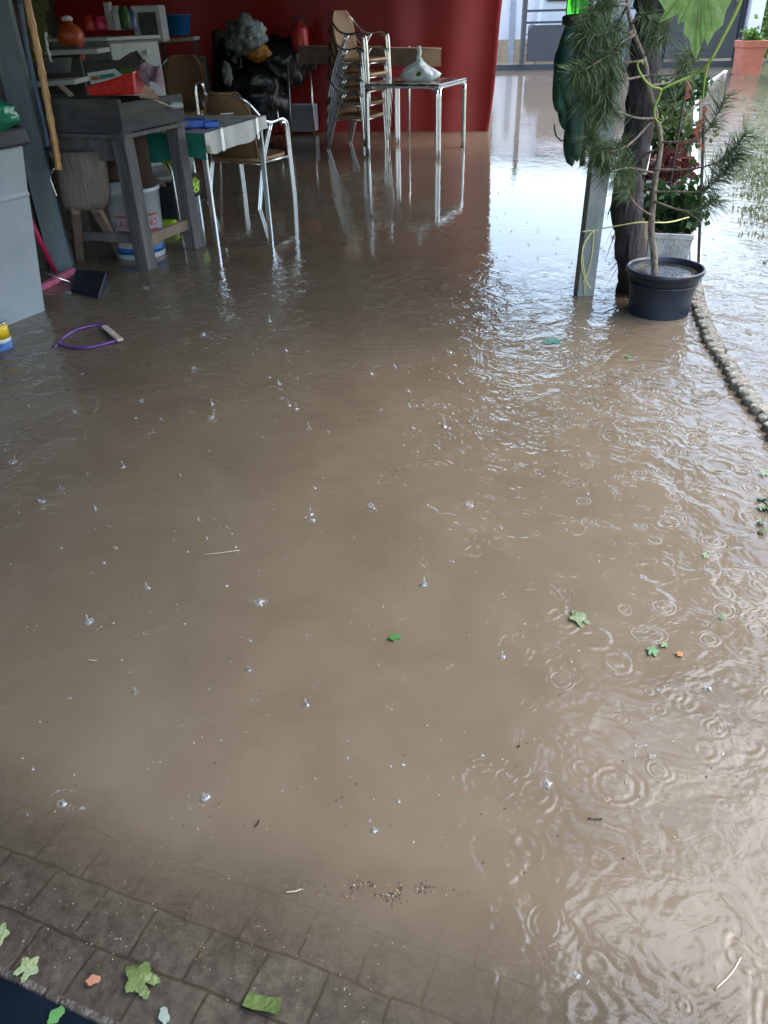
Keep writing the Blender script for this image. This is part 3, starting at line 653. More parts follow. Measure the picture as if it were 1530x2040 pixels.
for u,nm in ((.22,'c'),(.8,'c')):
    p=a0+d1*(Lc*u)-dd*.015; b=MB()
    b.bar(V(p.x,p.y,zt+.012),V(p.x,p.y,zt-.12),.006,.004); p2=p+d1*.02; b.bar(V(p2.x,p2.y,zt+.012),V(p2.x,p2.y,zt-.12),.006,.004)
    b.bar(V(p.x,p.y,zt+.014),V(p2.x,p2.y,zt+.014),.006,.006)
    tag(b.build('cloth_clip',alu),'steel clip on the %s end of the oilcloth front'%('nearer' if u<.5 else 'farther'),'clip','steel clips holding the oilcloth')
p=G(392,240,zt+.05); t=thing('blue_box','open bright blue plastic tray on the oilcloth','tray',(p.x,p.y,zt+.01))
b=MB(); 
for dx,dy,sx,sy,h in ((-.1,0,.09,.1,.05),(.0,.02,.1,.10,.045),(.1,-.01,.09,.09,.035)):
    b.box((p.x+dx*.9,p.y+dy,zt+.012+h/2),(sx,sy,h),.3,bev=.005)
b.build('compartments',blue2,t); MB().bar((p.x-.1,p.y-.065,zt+.05),(p.x+.1,p.y-.03,zt+.045),.012,.014).build('rim',blue2,t)
p=G(378,241,zt+.02); tag(MB().bar(p+V(-.05,0,0),p+V(.04,-.02,0),.03,.02,bev=.008).build('turquoise_brush',turq),'small turquoise brush at the left end of the oilcloth','brush')
p=G(450,226,zt+.02); tag(MB().bar(p+V(-.04,0,-.003),p+V(.05,.02,-.003),.022,.008).build('pale_peg',paper),'small pale object on the oilcloth','peg')

# ---------------------------------------------------------------- chairs
def make_chair(label,cat='chair',group=None):
    t=thing('bistro_chair',label,cat,(0,0,0),0,group)
    for s_ in (-1,1):
        for o_ in (0,1):
            x=s_*(.255+.0); off=o_*.028
            P=[V(x*1.02,.24-off,0),V(x,.225-off,.40),V(x,.215-off,.58),V(x,.19-off*.8,.625-off*.3)]
            if o_==0: P+=[V(x,.13,.645),V(x,.02,.635),V(x*.98,-.08,.655),V(x*.94,-.16,.72),V(x*.80,-.22,.79),V(x*.5,-.255,.83)]
            else: P+=[V(x,.13,.618)]
            b=MB(); b.tube(smooth(P,5),.011,8); b.build('front_leg',alu,t,local=True)
        for o_ in (0,1):
            y=o_*.026; b=MB(); b.tube(smooth([V(s_*.25,-.28-y+.02,0),V(s_*.25,-.16-y,.30),V(s_*.25,-.09-y,.46),V(s_*.253,.01-y,.628)],4),.011,8); b.build('rear_leg',alu,t,local=True)
        for z,y0,y1 in ((.385,.215,-.10),):
            b=MB(); b.tube([V(s_*.25,y0,z),V(s_*.25,y1-.02,z)],.009,8); b.build('side_rail',alu,t,local=True)
    b=MB(); b.tube([V(-.25,.19,.375),V(.25,.19,.375)],.009,8); b.tube([V(-.25,-.12,.37),V(.25,-.12,.37)],.009,8); b.build('cross_rail',alu,t,local=True)
    # seat
    def outline(n=28,sx=.235,sy=.225,y0=.01):
        o=[]
        for k in range(n):
            a=2*math.pi*k/n; c,s=math.cos(a),math.sin(a); o.append(V(sx*math.copysign(abs(c)**.5,c),y0+sy*math.copysign(abs(s)**.5,s),0))
        return o
    b=MB(); o=outline()
    b.v+=[p+V(0,0,.412) for p in o]+[p+V(0,0,.398) for p in o]; n=len(o)
    b.face(range(n)); b.face(range(n,2*n)[::-1])
    seat=b.build('seat',rattan,t,local=True)
    b=MB(); b.tube([p+V(0,0,.404) for p in o]+[o[0]+V(0,0,.404)],.017,8,cap=False); b.build('seat_rim',cane,seat,local=True)
    # backrest: curved rattan shell, rounded top
    def back(u,v):
        a=(u-.5)*2; wz=.40+.43*v; half=.20+.02*v; 
        if v>.6: half*=math.sqrt(max(0.02,1-((v-.6)/.42)**2*.75))
        x=a*half; y=-.175-.085*v+.05*(abs(a)**2)-.0
        return (x,y,wz)
    b=MB(); b.grid(back,14,14); bk_=b.build('backrest',rattan,t,local=True)
    md=bk_.modifiers.new('s','SOLIDIFY'); md.thickness=.012
    rim=[V(*back(0,v/10)) for v in range(0,11)]+[V(*back(u/10,1)) for u in range(1,10)]+[V(*back(1,1-v/10)) for v in range(0,11)]
    b=MB(); b.tube(smooth(rim,2),.012,8); b.build('back_rim',cane,bk_,local=True)
    return t
cB=make_chair('rattan armchair standing behind the oilcloth table with its back to it')
pts=[G(593,392),G(514,421),G(479,383),G(409,411)]; c=sum(pts,V(0,0,0))/4
cB.location=(c.x+.015,c.y+.03,-.09); cB.rotation_euler=(0,0,R(-30)); cB.scale=(1.0,1.0,1.06)
cA=copy_tree(cB); cA['label']='rattan armchair farther back, in shade left of the rubbish bags'
p=D(357,180,9.0); cA.location=(p.x,9.0,-.02); cA.rotation_euler=(0,0,R(170)); cA.scale=(1,1,1.13)
gs='stack of rattan armchairs before the red tarpaulin'
zs=[-.085,.045,.175,.305,.435]
lab=['bottom rattan armchair of the stack, standing in the water','second chair from the bottom of the rattan chair stack','middle rattan armchair of the stack','second chair from the top of the rattan chair stack','topmost rattan armchair of the stack']
for k in range(5):
    o=copy_tree(cB); o.location=(-.17+.012*k,9.42-.004*k,zs[k]); o.rotation_euler=(R(random.uniform(-.6,.6)),R(random.uniform(-.6,.6)),R(-118+random.uniform(-1.5,1.5))); o.scale=(1,1,1); o['label']=lab[k]; o['group']=gs

# ---------------------------------------------------------------- second table
t=thing('bistro_table','square aluminium bistro table with dark marbled top before the tarpaulin','table',(.455,8.99,0),R(-25))
h=.39
for sx,sy in ((-1,-1),(1,-1),(1,1),(-1,1)):
    b=MB()
    for ox,oy in ((.0,.022),(.022,0)):
        P=[V(sx*(h+.01),sy*(h+.01),-.09),V(sx*(h+.005),sy*(h+.005),.55),V(sx*(h-ox*1.2),sy*(h-oy*1.2),.60),V(sx*(h-ox*4),sy*(h-oy*4),.63)]
        b.tube(smooth([P[0]+V(-sx*ox,-sy*oy,0),P[1]+V(-sx*ox,-sy*oy,0),P[2],P[3]],4),.017,8)
    b.build('leg',alu,t,local=True)
b=MB(); b.box((0,0,.648),(.80,.80,.018),bev=.006); b.build('tabletop',laminate,t,local=True)
b=MB(); 
for q in range(4):
    a=[(-.395,-.395),(.395,-.395),(.395,.395),(-.395,.395)]; p,q2=a[q],a[(q+1)%4]; b.bar(V(p[0],p[1],.630),V(q2[0],q2[1],.630),.02,.022)
b.build('apron_rail',alu,t,local=True)
p=V(.47,9.05,.66)
b=MB(); import bmesh
t=thing('carrier_bag','knotted white plastic bag with green print on the bistro table','plastic bag',p)
p=D(836,130,8.95); p.z=.66
nn=40; rows=[]
for zz,rr_ in ((0,.13),(.02,.165),(.05,.18),(.085,.165),(.115,.12),(.14,.075),(.16,.045),(.175,.03)):
    row=[]
    for k in range(nn):
        a=2*math.pi*k/nn; q_=rr_*(1+.10*math.sin(5*a+zz*20)+.07*math.sin(11*a-zz*30)+.22*noise.noise(V(math.cos(a)*2,math.sin(a)*2,zz*12)))
        b.v.append(p+V(q_*math.cos(a)*1.02,q_*math.sin(a)*.72,zz+.012*math.sin(3*a))); row.append(len(b.v)-1)
    rows.append(row)
for a_,c_ in zip(rows,rows[1:]):
    for k in range(nn): b.face((a_[k],a_[(k+1)%nn],c_[(k+1)%nn],c_[k]),True)
b.face(rows[0][::-1])
b.build('pouch',bagw,t)
b=MB(); b.tube(smooth([p+V(0,0,.165),p+V(-.01,0,.20),p+V(.0,.01,.25),p+V(-.015,0,.30)]),[.03]*5+[.024]*5+[.02]*5+[.022]*3+[.012],9,jit=.25); b.build('knot',bagw,t)
b=MB(); b.grid(lambda u,v:tuple(p+V(-.05+.05*u+.05*v,-.128+.04*v-.0,.05+.08*v)),4,5); b.build('green_print',leafdark2,t)
# ---------------------------------------------------------------- red tarpaulin
tp=MB()
Rb=G(972,262); Lb=V(-4.6,Rb.y+1.25,0)
def tarpf(u,v):
    x=Rb.x+(Lb.x-Rb.x)*u; y=Rb.y+(Lb.y-Rb.y)*u; z=-.09+2.62*v
    s_=u*6.1
    k=math.exp(-s_/.9)
    y+=.05*math.sin(s_*9+v*.8)*k+.035*math.sin(s_*2.3+1.2*v)+.03*noise.noise(V(s_*1.4,v*2,0))
    x+=.09*(z)*math.exp(-s_*3)+.015*math.sin(v*9)*k+.02*k*math.sin(s_*7)
    y+=.04*v
    if z<.35: y-=.03*(1-z/.35)*math.sin(s_*3.2)
    return (x,y,z)
tp.grid(tarpf,150,46)
to=tag(tp.build('red_tarpaulin',red_tarp),'large red tarpaulin hung as the back wall of the carport','tarpaulin')
md=to.modifiers.new('s','SOLIDIFY'); md.thickness=.004
seamm=mat('dark_red_seam',(.05,.003,.004),.6,0,.2,10)
b=MB()
for z in (1.145,):
    vv=(z+.09)/2.62; P=[V(*tarpf(i/150,vv))+V(0,-.022,0) for i in range(0,150)]
    for a,c in zip(P,P[1:]): b.poly([a,c,c+V(0,0,.028),a+V(0,0,.028)])
b.build('seam',seamm,to)
q=V(*tarpf(.004,.52)); MB().lathe([(.0,-.004),(.010,-.004),(.010,.002),(0,.002)],V(0,0,0),14).build('eyelet',alu,to,local=True)
to.children[-1].location=D(996,21,Rb.y-.03); to.children[-1].rotation_euler=(R(90),0,0)

# ---------------------------------------------------------------- clutter before the tarpaulin
tg='shelf board'
t=thing('long_shelf','long brown plank shelf on trestles behind the chair stack','shelf',D(740,110,10.0))
a=D(600,92,10.2); c=D(876,97,9.9); 
MB().bar(a+V(0,0,-.08),c+V(0,0,-.08),.25,.17).build('board',mat('brown_board',(.16,.11,.075),.7,0,.3,5,c2=(.24,.17,.12)),t)
b=MB(); b.box(c+V(-.10,-.132,-.08),(.21,.01,.16)); b.build('pale_end',card_tan,t)
for px,yb in ((815,250),(620,235)):
    b=MB(); q=D(px,170,10.1); b.tube([V(q.x,q.y,-.08),V(q.x,q.y,.92)],.013,8); b.build('support',alu,t)
# carton with lettering
P4=[D(578,249,10.55),D(627,241,10.45),D(623,213,10.45),D(575,221,10.55)]
t=thing('white_carton','pale carton lettered ATI 1 standing behind the chair stack','carton',(P4[0].x,P4[0].y,0))
cc=(P4[0]+P4[1]+P4[2]+P4[3])/4; wd=(P4[1]-P4[0]).length
b=MB(); b.box(cc+V(0,.12,-.03),(wd,.2,.29),-.28); b.build('box',mat('carton_white',(.30,.32,.36),.7,0,.1,8),t)
cu=bpy.data.curves.new('t','FONT'); cu.body='ATI  1'; cu.size=.115; cu.align_x='CENTER'; cu.extrude=.001
o=bpy.data.objects.new('carton_lettering',cu); col.objects.link(o); bpy.context.view_layer.update()
me=bpy.data.meshes.new_from_object(o.evaluated_get(bpy.context.evaluated_depsgraph_get())); bpy.data.objects.remove(o)
me.materials.clear(); me.materials.append(blackink); o=bpy.data.objects.new('lettering',me); col.objects.link(o); o.parent=t
o.location=cc+V(.03,.012,-.055)-t.location; o.rotation_euler=(R(90),0,R(-16))
# bin bags heap
def bag(name,px,py,Y,r,m,label,cat='bin bag',amp=.35,seed=1,group=None,fr=2):
    b=MB(); b.blob(D(px,py,Y),r,amp,fr,4,seed); return tag(b.build(name,m),label,cat,group)
g_='black bin bags heaped before the tarpaulin'
bag('bin_bag',505,200,10.4,(.42,.25,.36),binbag,'largest black bin bag, at the foot of the heap',seed=3,group=g_)
bag('bin_bag',560,130,10.5,(.30,.22,.30),binbag,'black bin bag at the upper right of the heap, beside the steel pole',seed=5,group=g_)
bag('bin_bag',465,140,10.6,(.24,.22,.34),binbag,'black bin bag under the clear wrap ball, left in the heap',seed=8,group=g_)
bag('wrap_ball',488,72,10.3,(.235,.2,.20),clearwrap,'ball of shiny clear wrap on top of the bin bags','plastic wrap',.4,4,fr=3)
bag('amber_cloth',515,105,10.25,(.14,.08,.09),orange_dk,'amber cloth squeezed between wrap ball and bin bag','cloth',.4,6)
bag('pale_bundle',452,148,10.2,(.06,.06,.12),mat('grey_bundle',(.25,.25,.23),.6,0,.4,10,.4),'small grey bundle at the left of the bin bags','bundle',.4,7)
bag('floor_sack',808,240,11.0,(.17,.1,.09),mat('grey_sack',(.28,.27,.25),.6,0,.2,10,.4),'small grey sack on the floor behind the bistro table','sack',.3,9)
b=MB(); b.tube([D(573,128,10.0),D(579,250,9.8)+V(0,0,-.1)],.012,8); tag(b.build('steel_pole',mat('dull_steel',(.25,.27,.28),.4,.8,.2,10)),'thin steel pole leaning against the bin bags','pole')
b=MB(); b.tube([D(548,205,9.9),D(557,245,9.8)],.010,8); tag(b.build('steel_rod',alu),'short bright rod left of the steel pole','rod')
t=thing('red_canister','dull red canister hanging above the carton','canister',D(597,75,10.4))
b=MB(); q=D(597,72,10.4); b.lathe([(0,-.16),(.09,-.16),(.1,-.12),(.1,.06),(.07,.1),(.035,.12),(.035,.15),(0,.15)],q,20); b.build('can',redwall,t)
b=MB(); b.tube(smooth([q+V(-.05,-.06,.09),q+V(-.03,-.07,.18),q+V(.04,-.07,.17),q+V(.05,-.06,.09)]),.01,6); b.build('handle',blackpl,t)
tag(MB().box(D(600,120,10.6)+V(0,0,-.02),(.35,.2,.16)).build('dark_crate',card_dk),'dark crate under the red canister','crate')
b=MB(); b.grid(lambda u,v:tuple(D(425+18*u+20*(1-v)*u,60+130*v,10.9-.03*math.sin(u*5))),6,6); o=tag(b.build('olive_board',mat('olive_board',(.06,.055,.03),.8)),'narrow olive board leaning left of the wrap ball','board')
o.modifiers.new('s','SOLIDIFY').thickness=.02
tag(MB().box(D(520,255,10.8)+V(0,0,.05),(.5,.25,.2),-.2,bev=.02).build('low_crate',redwall),'low dull red crate under the bin bags','crate')
tag(MB().box(D(405,160,10.6),(.16,.12,.5),-.1).build('beige_panel',mat('beige_panel',(.2,.17,.13),.8)),'beige panel standing right of the shaded armchair','panel')

# ---------------------------------------------------------------- left back clutter
# white cabinet / appliance
e=D(235,190,8.0); t=thing('white_cabinet','white appliance cabinet with its shaded side coloured grey behind the trough table','cabinet',(e.x,8.0,0))
wr=V(.72,.69,0); wl=V(-.98,.2,0)
def prism(base,z0,z1,m,name,parent,g=0):
    b=MB(); b.v+=[V(p.x,p.y,z0) for p in base]+[V(p.x,p.y,z1) for p in base]; n=len(base)
    b.face(range(n)[::-1]); b.face(range(n,2*n))
    for i in range(n): b.face((i,(i+1)%n,n+(i+1)%n,n+i))
    return b.build(name,m,parent,bevel=.004)
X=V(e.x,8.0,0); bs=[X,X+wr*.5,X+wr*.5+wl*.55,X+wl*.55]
prism(bs,-.05,1.10,grey_en,'carcass',t)  # shade on the camera-facing side of the white cabinet, painted as grey
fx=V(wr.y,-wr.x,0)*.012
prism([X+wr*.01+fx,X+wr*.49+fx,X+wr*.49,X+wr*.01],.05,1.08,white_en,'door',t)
prism([X-wr*.02+fx*2,X+wr*.52+fx*2,X+wr*.52+wl*.57,X-wr*.02+wl*.57],1.102,1.13,white_en,'top_panel',t)
q=X+wr*.36+fx*1.2; b=MB(); b.tube([q+V(0,0,1.0),q+fx*2.5+V(0,0,1.0)],.022,12); b.build('knob',alu,t)
# microwave
q=D(292,48,8.7); t=thing('microwave','small white framed microwave on the white cabinet','microwave',(q.x,8.7,1.13))
b=MB(); b.box((q.x-.0,8.86,q.z+.0),(.27,.26,.30),.0,bev=.01); b.build('case',white_en,t)
b=MB(); b.box((q.x+.01,8.72,q.z-.0),(.17,.012,.19),.0); b.build('dark_window',blackpl,t)
# blue basin on shelf
t=thing('wall_shelf','narrow grey shelf board carrying the blue basin','shelf',D(345,85,9.4))
a=D(300,84,9.4); c=D(392,76,9.4)
b=MB(); b.bar(a,c,.34,.03); b.build('board',mat('grey_board',(.3,.29,.27),.7,0,.2,8),t); 
b=MB(); q=(a+c)/2; b.bar(q+V(-.15,.1,-.02),q+V(-.15,.1,-1.1),.04,.04); b.bar(q+V(.2,.1,-.02),q+V(.2,.1,-1.1),.04,.04); b.build('support',wood_dark,t)
q=D(352,74,9.4); b=MB(); b.lathe([(.125,0),(.135,.01),(.17,.17),(.178,.172),(.178,.18),(.165,.18),(.13,.02),(0,.02)],q+V(0,0,.015),32); tag(b.build('blue_basin',blue_pl),'round blue plastic basin on the grey shelf','basin')
# left counter
t=thing('left_counter','cluttered counter with two shelf boards behind the bamboo','shelf unit',D(70,180,6.6))
for (xa,ya,xb,yb,Y) in ((-120,182,150,163,6.4),(-60,112,195,102,6.8)):
    b=MB(); b.bar(D(xa,ya,Y)+V(0,.15,0),D(xb,yb,Y)+V(0,.15,0),.34,.03); b.build('board',mat('pale_board',(.4,.4,.38),.7,0,.2,8),t)
q=D(65,150,6.9); b=MB(); b.box((q.x,q.y+.15,.35),(.7,.05,1.5)); b.build('back_panel',card_dk,t)
# things on shelves
q=D(145,92,7.2); t=thing('orange_pot','round orange pumpkin-shaped pot on the upper shelf','pot',q)
b=MB(); n=24
prof=[(0,0),(.06,.0),(.10,.05),(.105,.10),(.08,.15),(.04,.17),(.03,.19)]
b.lathe(prof,q+V(0,0,-.02),24); b.build('body',orange,t); MB().lathe([(.04,.19),(.045,.21),(.02,.225),(0,.225)],q+V(0,0,-.02),16).build('stopper',paper,t)
q=D(152,95,7.1); tag(MB().lathe([(0,-.10),(.05,-.08),(.055,-.03),(.04,0),(0,0)],q,16).build('small_orange_gourd',orange),'smaller orange gourd hanging under the pumpkin pot','gourd')
cols=[(183,62,22,redwall,'red jar left of the pink jar','red_jar'),(204,60,20,pinkred,'pink jar between red jar and white bottle','pink_jar'),(239,60,34,white_en,'tall off-white bottle beside the microwave','white_bottle'),(221,60,36,mat('grey_slab',(.35,.37,.36),.6),'narrow grey carton standing left of the white bottle','grey_carton'),(264,60,30,mat('blue_jar',(.04,.07,.2),.4),'dark blue jar next to the microwave','blue_jar'),(252,58,32,leafdk,'dark green jar behind the white bottle','green_jar')]
for px,yb,hh,m,lb,nm in cols:
    q=D(px,yb,8.05+.012*(px%7)); s_=8.05/1533*.92
    if q.z<1.13: q.z=1.132
    b=MB()
    if nm=='grey_carton': b.box(q+V(0,.04,hh*s_/2*1.2),(.05,.10,hh*s_*1.2),bev=.004)
    else: b.lathe([(.0,0),(.045,0),(.05,.01),(.05,hh*s_*.85),(.035,hh*s_*.95),(.036,hh*s_*1.1),(0,hh*s_*1.1)],q,18)
    tag(b.build(nm,m),lb,nm.split('_')[1])
q=D(115,132,6.6); tag(MB().lathe([(.0,-.04),(.08,-.04),(.11,.05),(.115,.052),(.105,.05),(.07,-.02),(0,-.02)],q,20).build('grey_bowl',grey_en),'grey metal bowl between the two shelf boards','bowl')
b=MB()
for k in range(160):
    q=D(74+random.gauss(0,9),60+random.uniform(-60,60),5.6); a=random.uniform(0,6.28); d=V(math.cos(a),.3,math.sin(a))*.03; e2=V(-math.sin(a),.2,math.cos(a))*.012
    b.poly([q-d,q+e2,q+d,q-e2])
tag(b.build('dried_plant',mat('dried_leaves',(.10,.09,.02),.8,0,.5,8)),'bunch of dried yellowish plants hanging beside the bamboo','dried plant')
b=MB(); b.tube(smooth([D(90,60,5.5),D(94,95,5.5),D(103,125,5.5)],6),.009,6,jit=.4); tag(b.build('thin_chain',mat('chain_metal',(.3,.3,.3),.4,.9)),'thin metal chain hanging right of the dried plants','chain')
q=D(10,80,5.6); b=MB(); b.blob(q,(.12,.1,.35),.4,2,3,2); tag(b.build('hanging_coat',mat('brown_cloth',(.05,.035,.025),.9)),'dark brown cloth hanging in the top left corner','cloth')
b=MB(); b.tube(smooth([D(5,0,5.2),D(12,70,5.2),D(22,112,5.2)]),.012,8); tag(b.build('old_rope',mat('old_rope',(.22,.16,.1),.9)),'short piece of old rope at the top left edge','rope')

# ---------------------------------------------------------------- galvanised post
gp=G(1165,588); gx,gy=gp.x,gp.y+.03
t=thing('galvanised_post','square galvanised steel post wound with yellow string','post',(gx,gy,0))
b=MB(); b.bar((gx,gy,-.09),(gx+.01,gy+.02,2.3),.088,.088,up=(0,1,0),bev=.006); b.build('shaft',galv,t)
def pp(px,py): return D(px,py,gy-.052)
b=MB(); b.tube(smooth([pp(1183,458),pp(1165,485),pp(1158,520),pp(1165,560),pp(1164,588)]),.0028,6); b.tube(smooth([pp(1183,458),pp(1180,500),pp(1172,540),pp(1160,565)]),.0028,6); b.tube(smooth([pp(1184,460),pp(1172,470),pp(1160,500),pp(1168,560),pp(1178,575)]),.0028,6)
b.tube(smooth([pp(1160,462),pp(1170,460),pp(1187,459),pp(1192,458)]),.003,6); b.build('string',string_m,t)
tag(MB().tube(smooth([D(1190,457,gy),D(1230,450,3.95),D(1275,443,3.9),D(1330,443,3.9),D(1372,433,4.0)]),.0035,6).build('tie_cord',string_m),'pale cord tied from the steel post round the dark trunk','cord')
# ---------------------------------------------------------------- vine trunk + canopy
vt=thing('grape_vine','old grape vine with dark shaggy trunk behind the potted pine','vine',G(1262,600))
tr=[G(1266,604,-.09)+V(0,.12,0),D(1262,560,4.05),D(1255,480,4.05),D(1248,400,4.05),D(1262,320,4.08),D(1278,220,4.08),D(1285,120,4.08),D(1300,30,4.1),D(1306,-60,4.1),V(1.35,4.1,2.0),V(1.2,3.9,2.45)]
P=smooth(tr,6); rr=[.085-.02*math.sin(i/len(P)*3)+.012*noise.noise(V(i*.7,0,0)) for i in range(len(P))]
b=MB(); b.tube(P,rr,20,jit=.16)
for k in range(60):     # peeling bark strips
    i=random.randrange(2,len(P)-12); p=P[i]; a=random.uniform(0,6.28); d=V(math.cos(a),math.sin(a),0); q=p+d*rr[i]*1.02; L=random.uniform(.06,.16)
    w_=V(-d.y,d.x,0)*random.uniform(.006,.014); fl=d*random.uniform(.005,.05)
    b.poly([q-w_,q+w_,q+w_*.4+fl+V(0,0,-L),q-w_*.4+fl+V(0,0,-L)])
b.build('trunk',bark,vt)
def leafshape(n=30):
    o=[]; r0=random.Random(n)
    for k in range(n):
        a=2*math.pi*k/n; t_=(a/(2*math.pi/5)+.5)%1; tri=abs(t_*2-1); lob=.64+.36*(1-tri)**1.0 if False else .62+.38*(1-abs(((a/(2*math.pi/5)+.5)%1)*2-1))**1.2
        if abs(a-math.pi)<.25: lob*=.45
        sr=1+(.07 if k%2 else -.05)*(n>20)+r0.uniform(-.05,.05)
        o.append((math.cos(a)*lob*sr*1.1,math.sin(a)*lob*sr*.9))
    return o
LS=leafshape(50); LS2=leafshape(14)
LSR=[(math.cos(2*math.pi*k/16)*(1+.18*math.sin(k*2.7)),math.sin(2*math.pi*k/16)*(.62+.15*math.sin(k*1.9))) for k in range(16)]
def addleaf(b,c,size,nrm,up,shape=LS2,cup=.15):
    nrm=nrm.normalized(); x=up-nrm*up.dot(nrm)
    if x.length<.01: x=V(1,0,0)-nrm*nrm.x
    x.normalize(); y=nrm.cross(x); st=len(b.v); b.v.append(Vector(c))
    for (u,v) in shape:
        rr_=math.hypot(u,v); b.v.append(c+x*(u*size)+y*(v*size)-nrm*(cup*size*rr_*rr_))
    n=len(shape)
    for i in range(n): b.face((st,st+1+i,st+1+(i+1)%n))
b=MB()
arms=[[V(1.2,3.9,2.4),V(1.6,6,2.5),V(2.1,9.5,2.5)],[V(1.35,5,2.45),V(2.4,6.5,2.5),V(3.0,9,2.5)],[V(1.2,3.9,2.4),V(1.0,3.0,2.45),V(1.1,2,2.45),V(1.0,.9,2.45)],[V(1.2,3.9,2.4),V(1.7,3.2,2.5),V(1.9,2.2,2.5)],[V(1.2,3.9,2.4),V(1.5,4.6,2.5),V(1.8,5.2,2.5)]]
for a in arms: b.tube(smooth(a),.022,8,taper=.01,jit=.2)
b.build('limb',bark,vt)
b=MB()
for k in range(8200):
    y=random.uniform(-.6,3.6) if k<2300 else random.uniform(3.6,9.2); x0=.55+.085*y; x=x0+(abs(random.gauss(0,.40)) if y<3.6 else random.uniform(0,1.75)); z=2.43+random.gauss(0,.08)
    if noise.noise(V(x*1.9,y*1.9,3))<(.05 if y<3.6 else -.4): continue
    addleaf(b,V(x,y,z),random.uniform(.05,.085),V(random.gauss(0,.45),random.gauss(0,.45),1),V(random.gauss(0,1),random.gauss(0,1),0))
b.build('crown',leafg,vt)
# hanging young shoot with the big leaf
Ys=1.25
vs=thing('vine_shoot','bright young vine shoot with one big leaf and curling tendrils','vine shoot',D(1400,60,Ys))
b=MB()
outl=[(1285,-45),(1318,10),(1325,22),(1313,46),(1345,31),(1352,27),(1349,50),(1363,42),(1362,66),(1373,80),(1379,106),(1387,119),(1396,94),(1403,74),(1409,92),(1424,64),(1440,50),(1446,22),(1462,-5),(1475,-50),(1440,-80),(1380,-95),(1330,-70)]
cen=D(1398,-62,Ys-.01)
pts=[D(x,y,Ys+.006*math.sin(i*1.9)) for i,(x,y) in enumerate(outl)]
st=len(b.v); b.v.append(cen); mids=[]
b.v+=[cen.lerp(p,.5)+V(0,.004*math.sin(i*2.4),0) for i,p in enumerate(pts)]; b.v+=pts; n=len(pts)
for i in range(n):
    j=(i+1)%n; b.face((st,st+1+i,st+1+j),True); b.face((st+1+i,st+1+n+i,st+1+n+j,st+1+j),True)
leafbr=mat('bright_vine_leaf',(.20,.36,.09),.4,0,.25,30,.3,60,c2=(.35,.52,.17),transl=.45)  # the leaf's own bright green, partly translucent
b.build('leaf',leafbr,vs)
b=MB()
for tip in ((1382,112),(1316,42),(1442,30),(1352,50),(1418,60)):
    b.tube([cen+V(0,-.004,0),cen.lerp(D(tip[0],tip[1],Ys),.5)+V(0,-.006,0),D(tip[0],tip[1],Ys)+V(0,-.003,0)],.0010,5,taper=.0004)
b.build('leaf_veins',vinegreen,vs)
b=MB()
b.tube(smooth([D(1484,-30,Ys-.02),D(1470,15,Ys-.02),D(1440,75,Ys-.02),D(1412,125,Ys-.02),D(1380,150,Ys),D(1345,165,Ys),D(1318,178,Ys)]),.0030,8,taper=.0016); b.build('stem',vinegreen,vs)
for P in ([(1412,125),(1405,150),(1402,175),(1400,205)],[(1318,178),(1295,170),(1278,150),(1270,130),(1276,122),(1282,128)],[(1318,178),(1312,195),(1304,215),(1306,236),(1316,245),(1321,236),(1317,230)]):
    b=MB(); b.tube(smooth([D(x,y,Ys-.005) for x,y in P],6),.0019,6,taper=.0009); b.build('tendril',vinegreen,vs)

# ---------------------------------------------------------------- pot + pine
pc=G(1310,600); pcx=G(1310,648).x*1.0+.02; pcy=3.78
pcy=3.73; pcx=D(1314,600,pcy).x
t=thing('plant_pot','round black plastic pot brimming with rainwater','plant pot',(pcx,pcy,0))
PR=[(.150,-.05),(.152,0),(.158,.10),(.172,.20),(.176,.205),(.178,.222),(.192,.228),(.194,.248),(.190,.254),(.182,.252),(.178,.235),(.170,.215)]
b=MB(); b.lathe([(r_*.95,z_*.87) for r_,z_ in PR],(pcx,pcy,0),48); b.build('pot_wall',potm,t)
b=MB(); b.lathe([(.0,.197),(.08,.1975),(.169,.197)],(pcx,pcy,0),40); b.build('pooled_water',mat('pot_water',(.04,.04,.038),.08,0,.6,30,.5,60),t)
b=MB(); b.lathe([(.1645,.148),(.167,.152),(.168,.155),(.1645,.157)],(pcx,pcy,0),40); b.build('ridge',potm,t)
pn=thing('potted_pine','young pine sapling growing in the black pot','pine sapling',(pcx-.01,pcy,.18))
Yp=pcy
def pt(x,y,dy=0): return D(x,y,Yp+dy)
tr=[V(D(1306,548,Yp-.03).x,Yp-.02,.17),pt(1304,520),pt(1298,460),pt(1300,410),pt(1306,350),pt(1316,290),pt(1308,235),pt(1294,180),pt(1284,120),pt(1264,70),pt(1252,20),pt(1245,-60)]
P=smooth(tr,5); b=MB(); b.tube(P,.017,10,taper=.007,jit=.12); b.build('trunk',pinebark,pn)
def needles(b,path,dens,ln,start=.3,spread=1.0,rad=1.0):
    P=smooth(path,5); m=len(P)
    for k in range(dens):
        t_=start+(1-start)*random.random()**.8; i=min(m-2,int(t_*(m-1))); p=P[i].lerp(P[i+1],random.random()); d=(P[i+1]-P[i]).normalized()
        r_=V(random.gauss(0,1),random.gauss(0,1),random.gauss(0,1)); r_=(r_-d*r_.dot(d)).normalized()
        dr=(d*random.uniform(.3,1.1)+r_*spread+V(0,0,-.15)).normalized(); L=ln*random.uniform(.6,1.15)
        s_=dr.cross(V(random.gauss(0,1),random.gauss(0,1),random.gauss(0,1))).normalized()*.0013
        mid=p+dr*L*.55; tip=p+dr*L+V(0,0,-L*.12)
        st=len(b.v); b.v+=[p-s_,p+s_,mid+s_*.9,mid-s_*.9,tip]; b.face((st,st+1,st+2,st+3)); b.face((st+3,st+2,st+4))
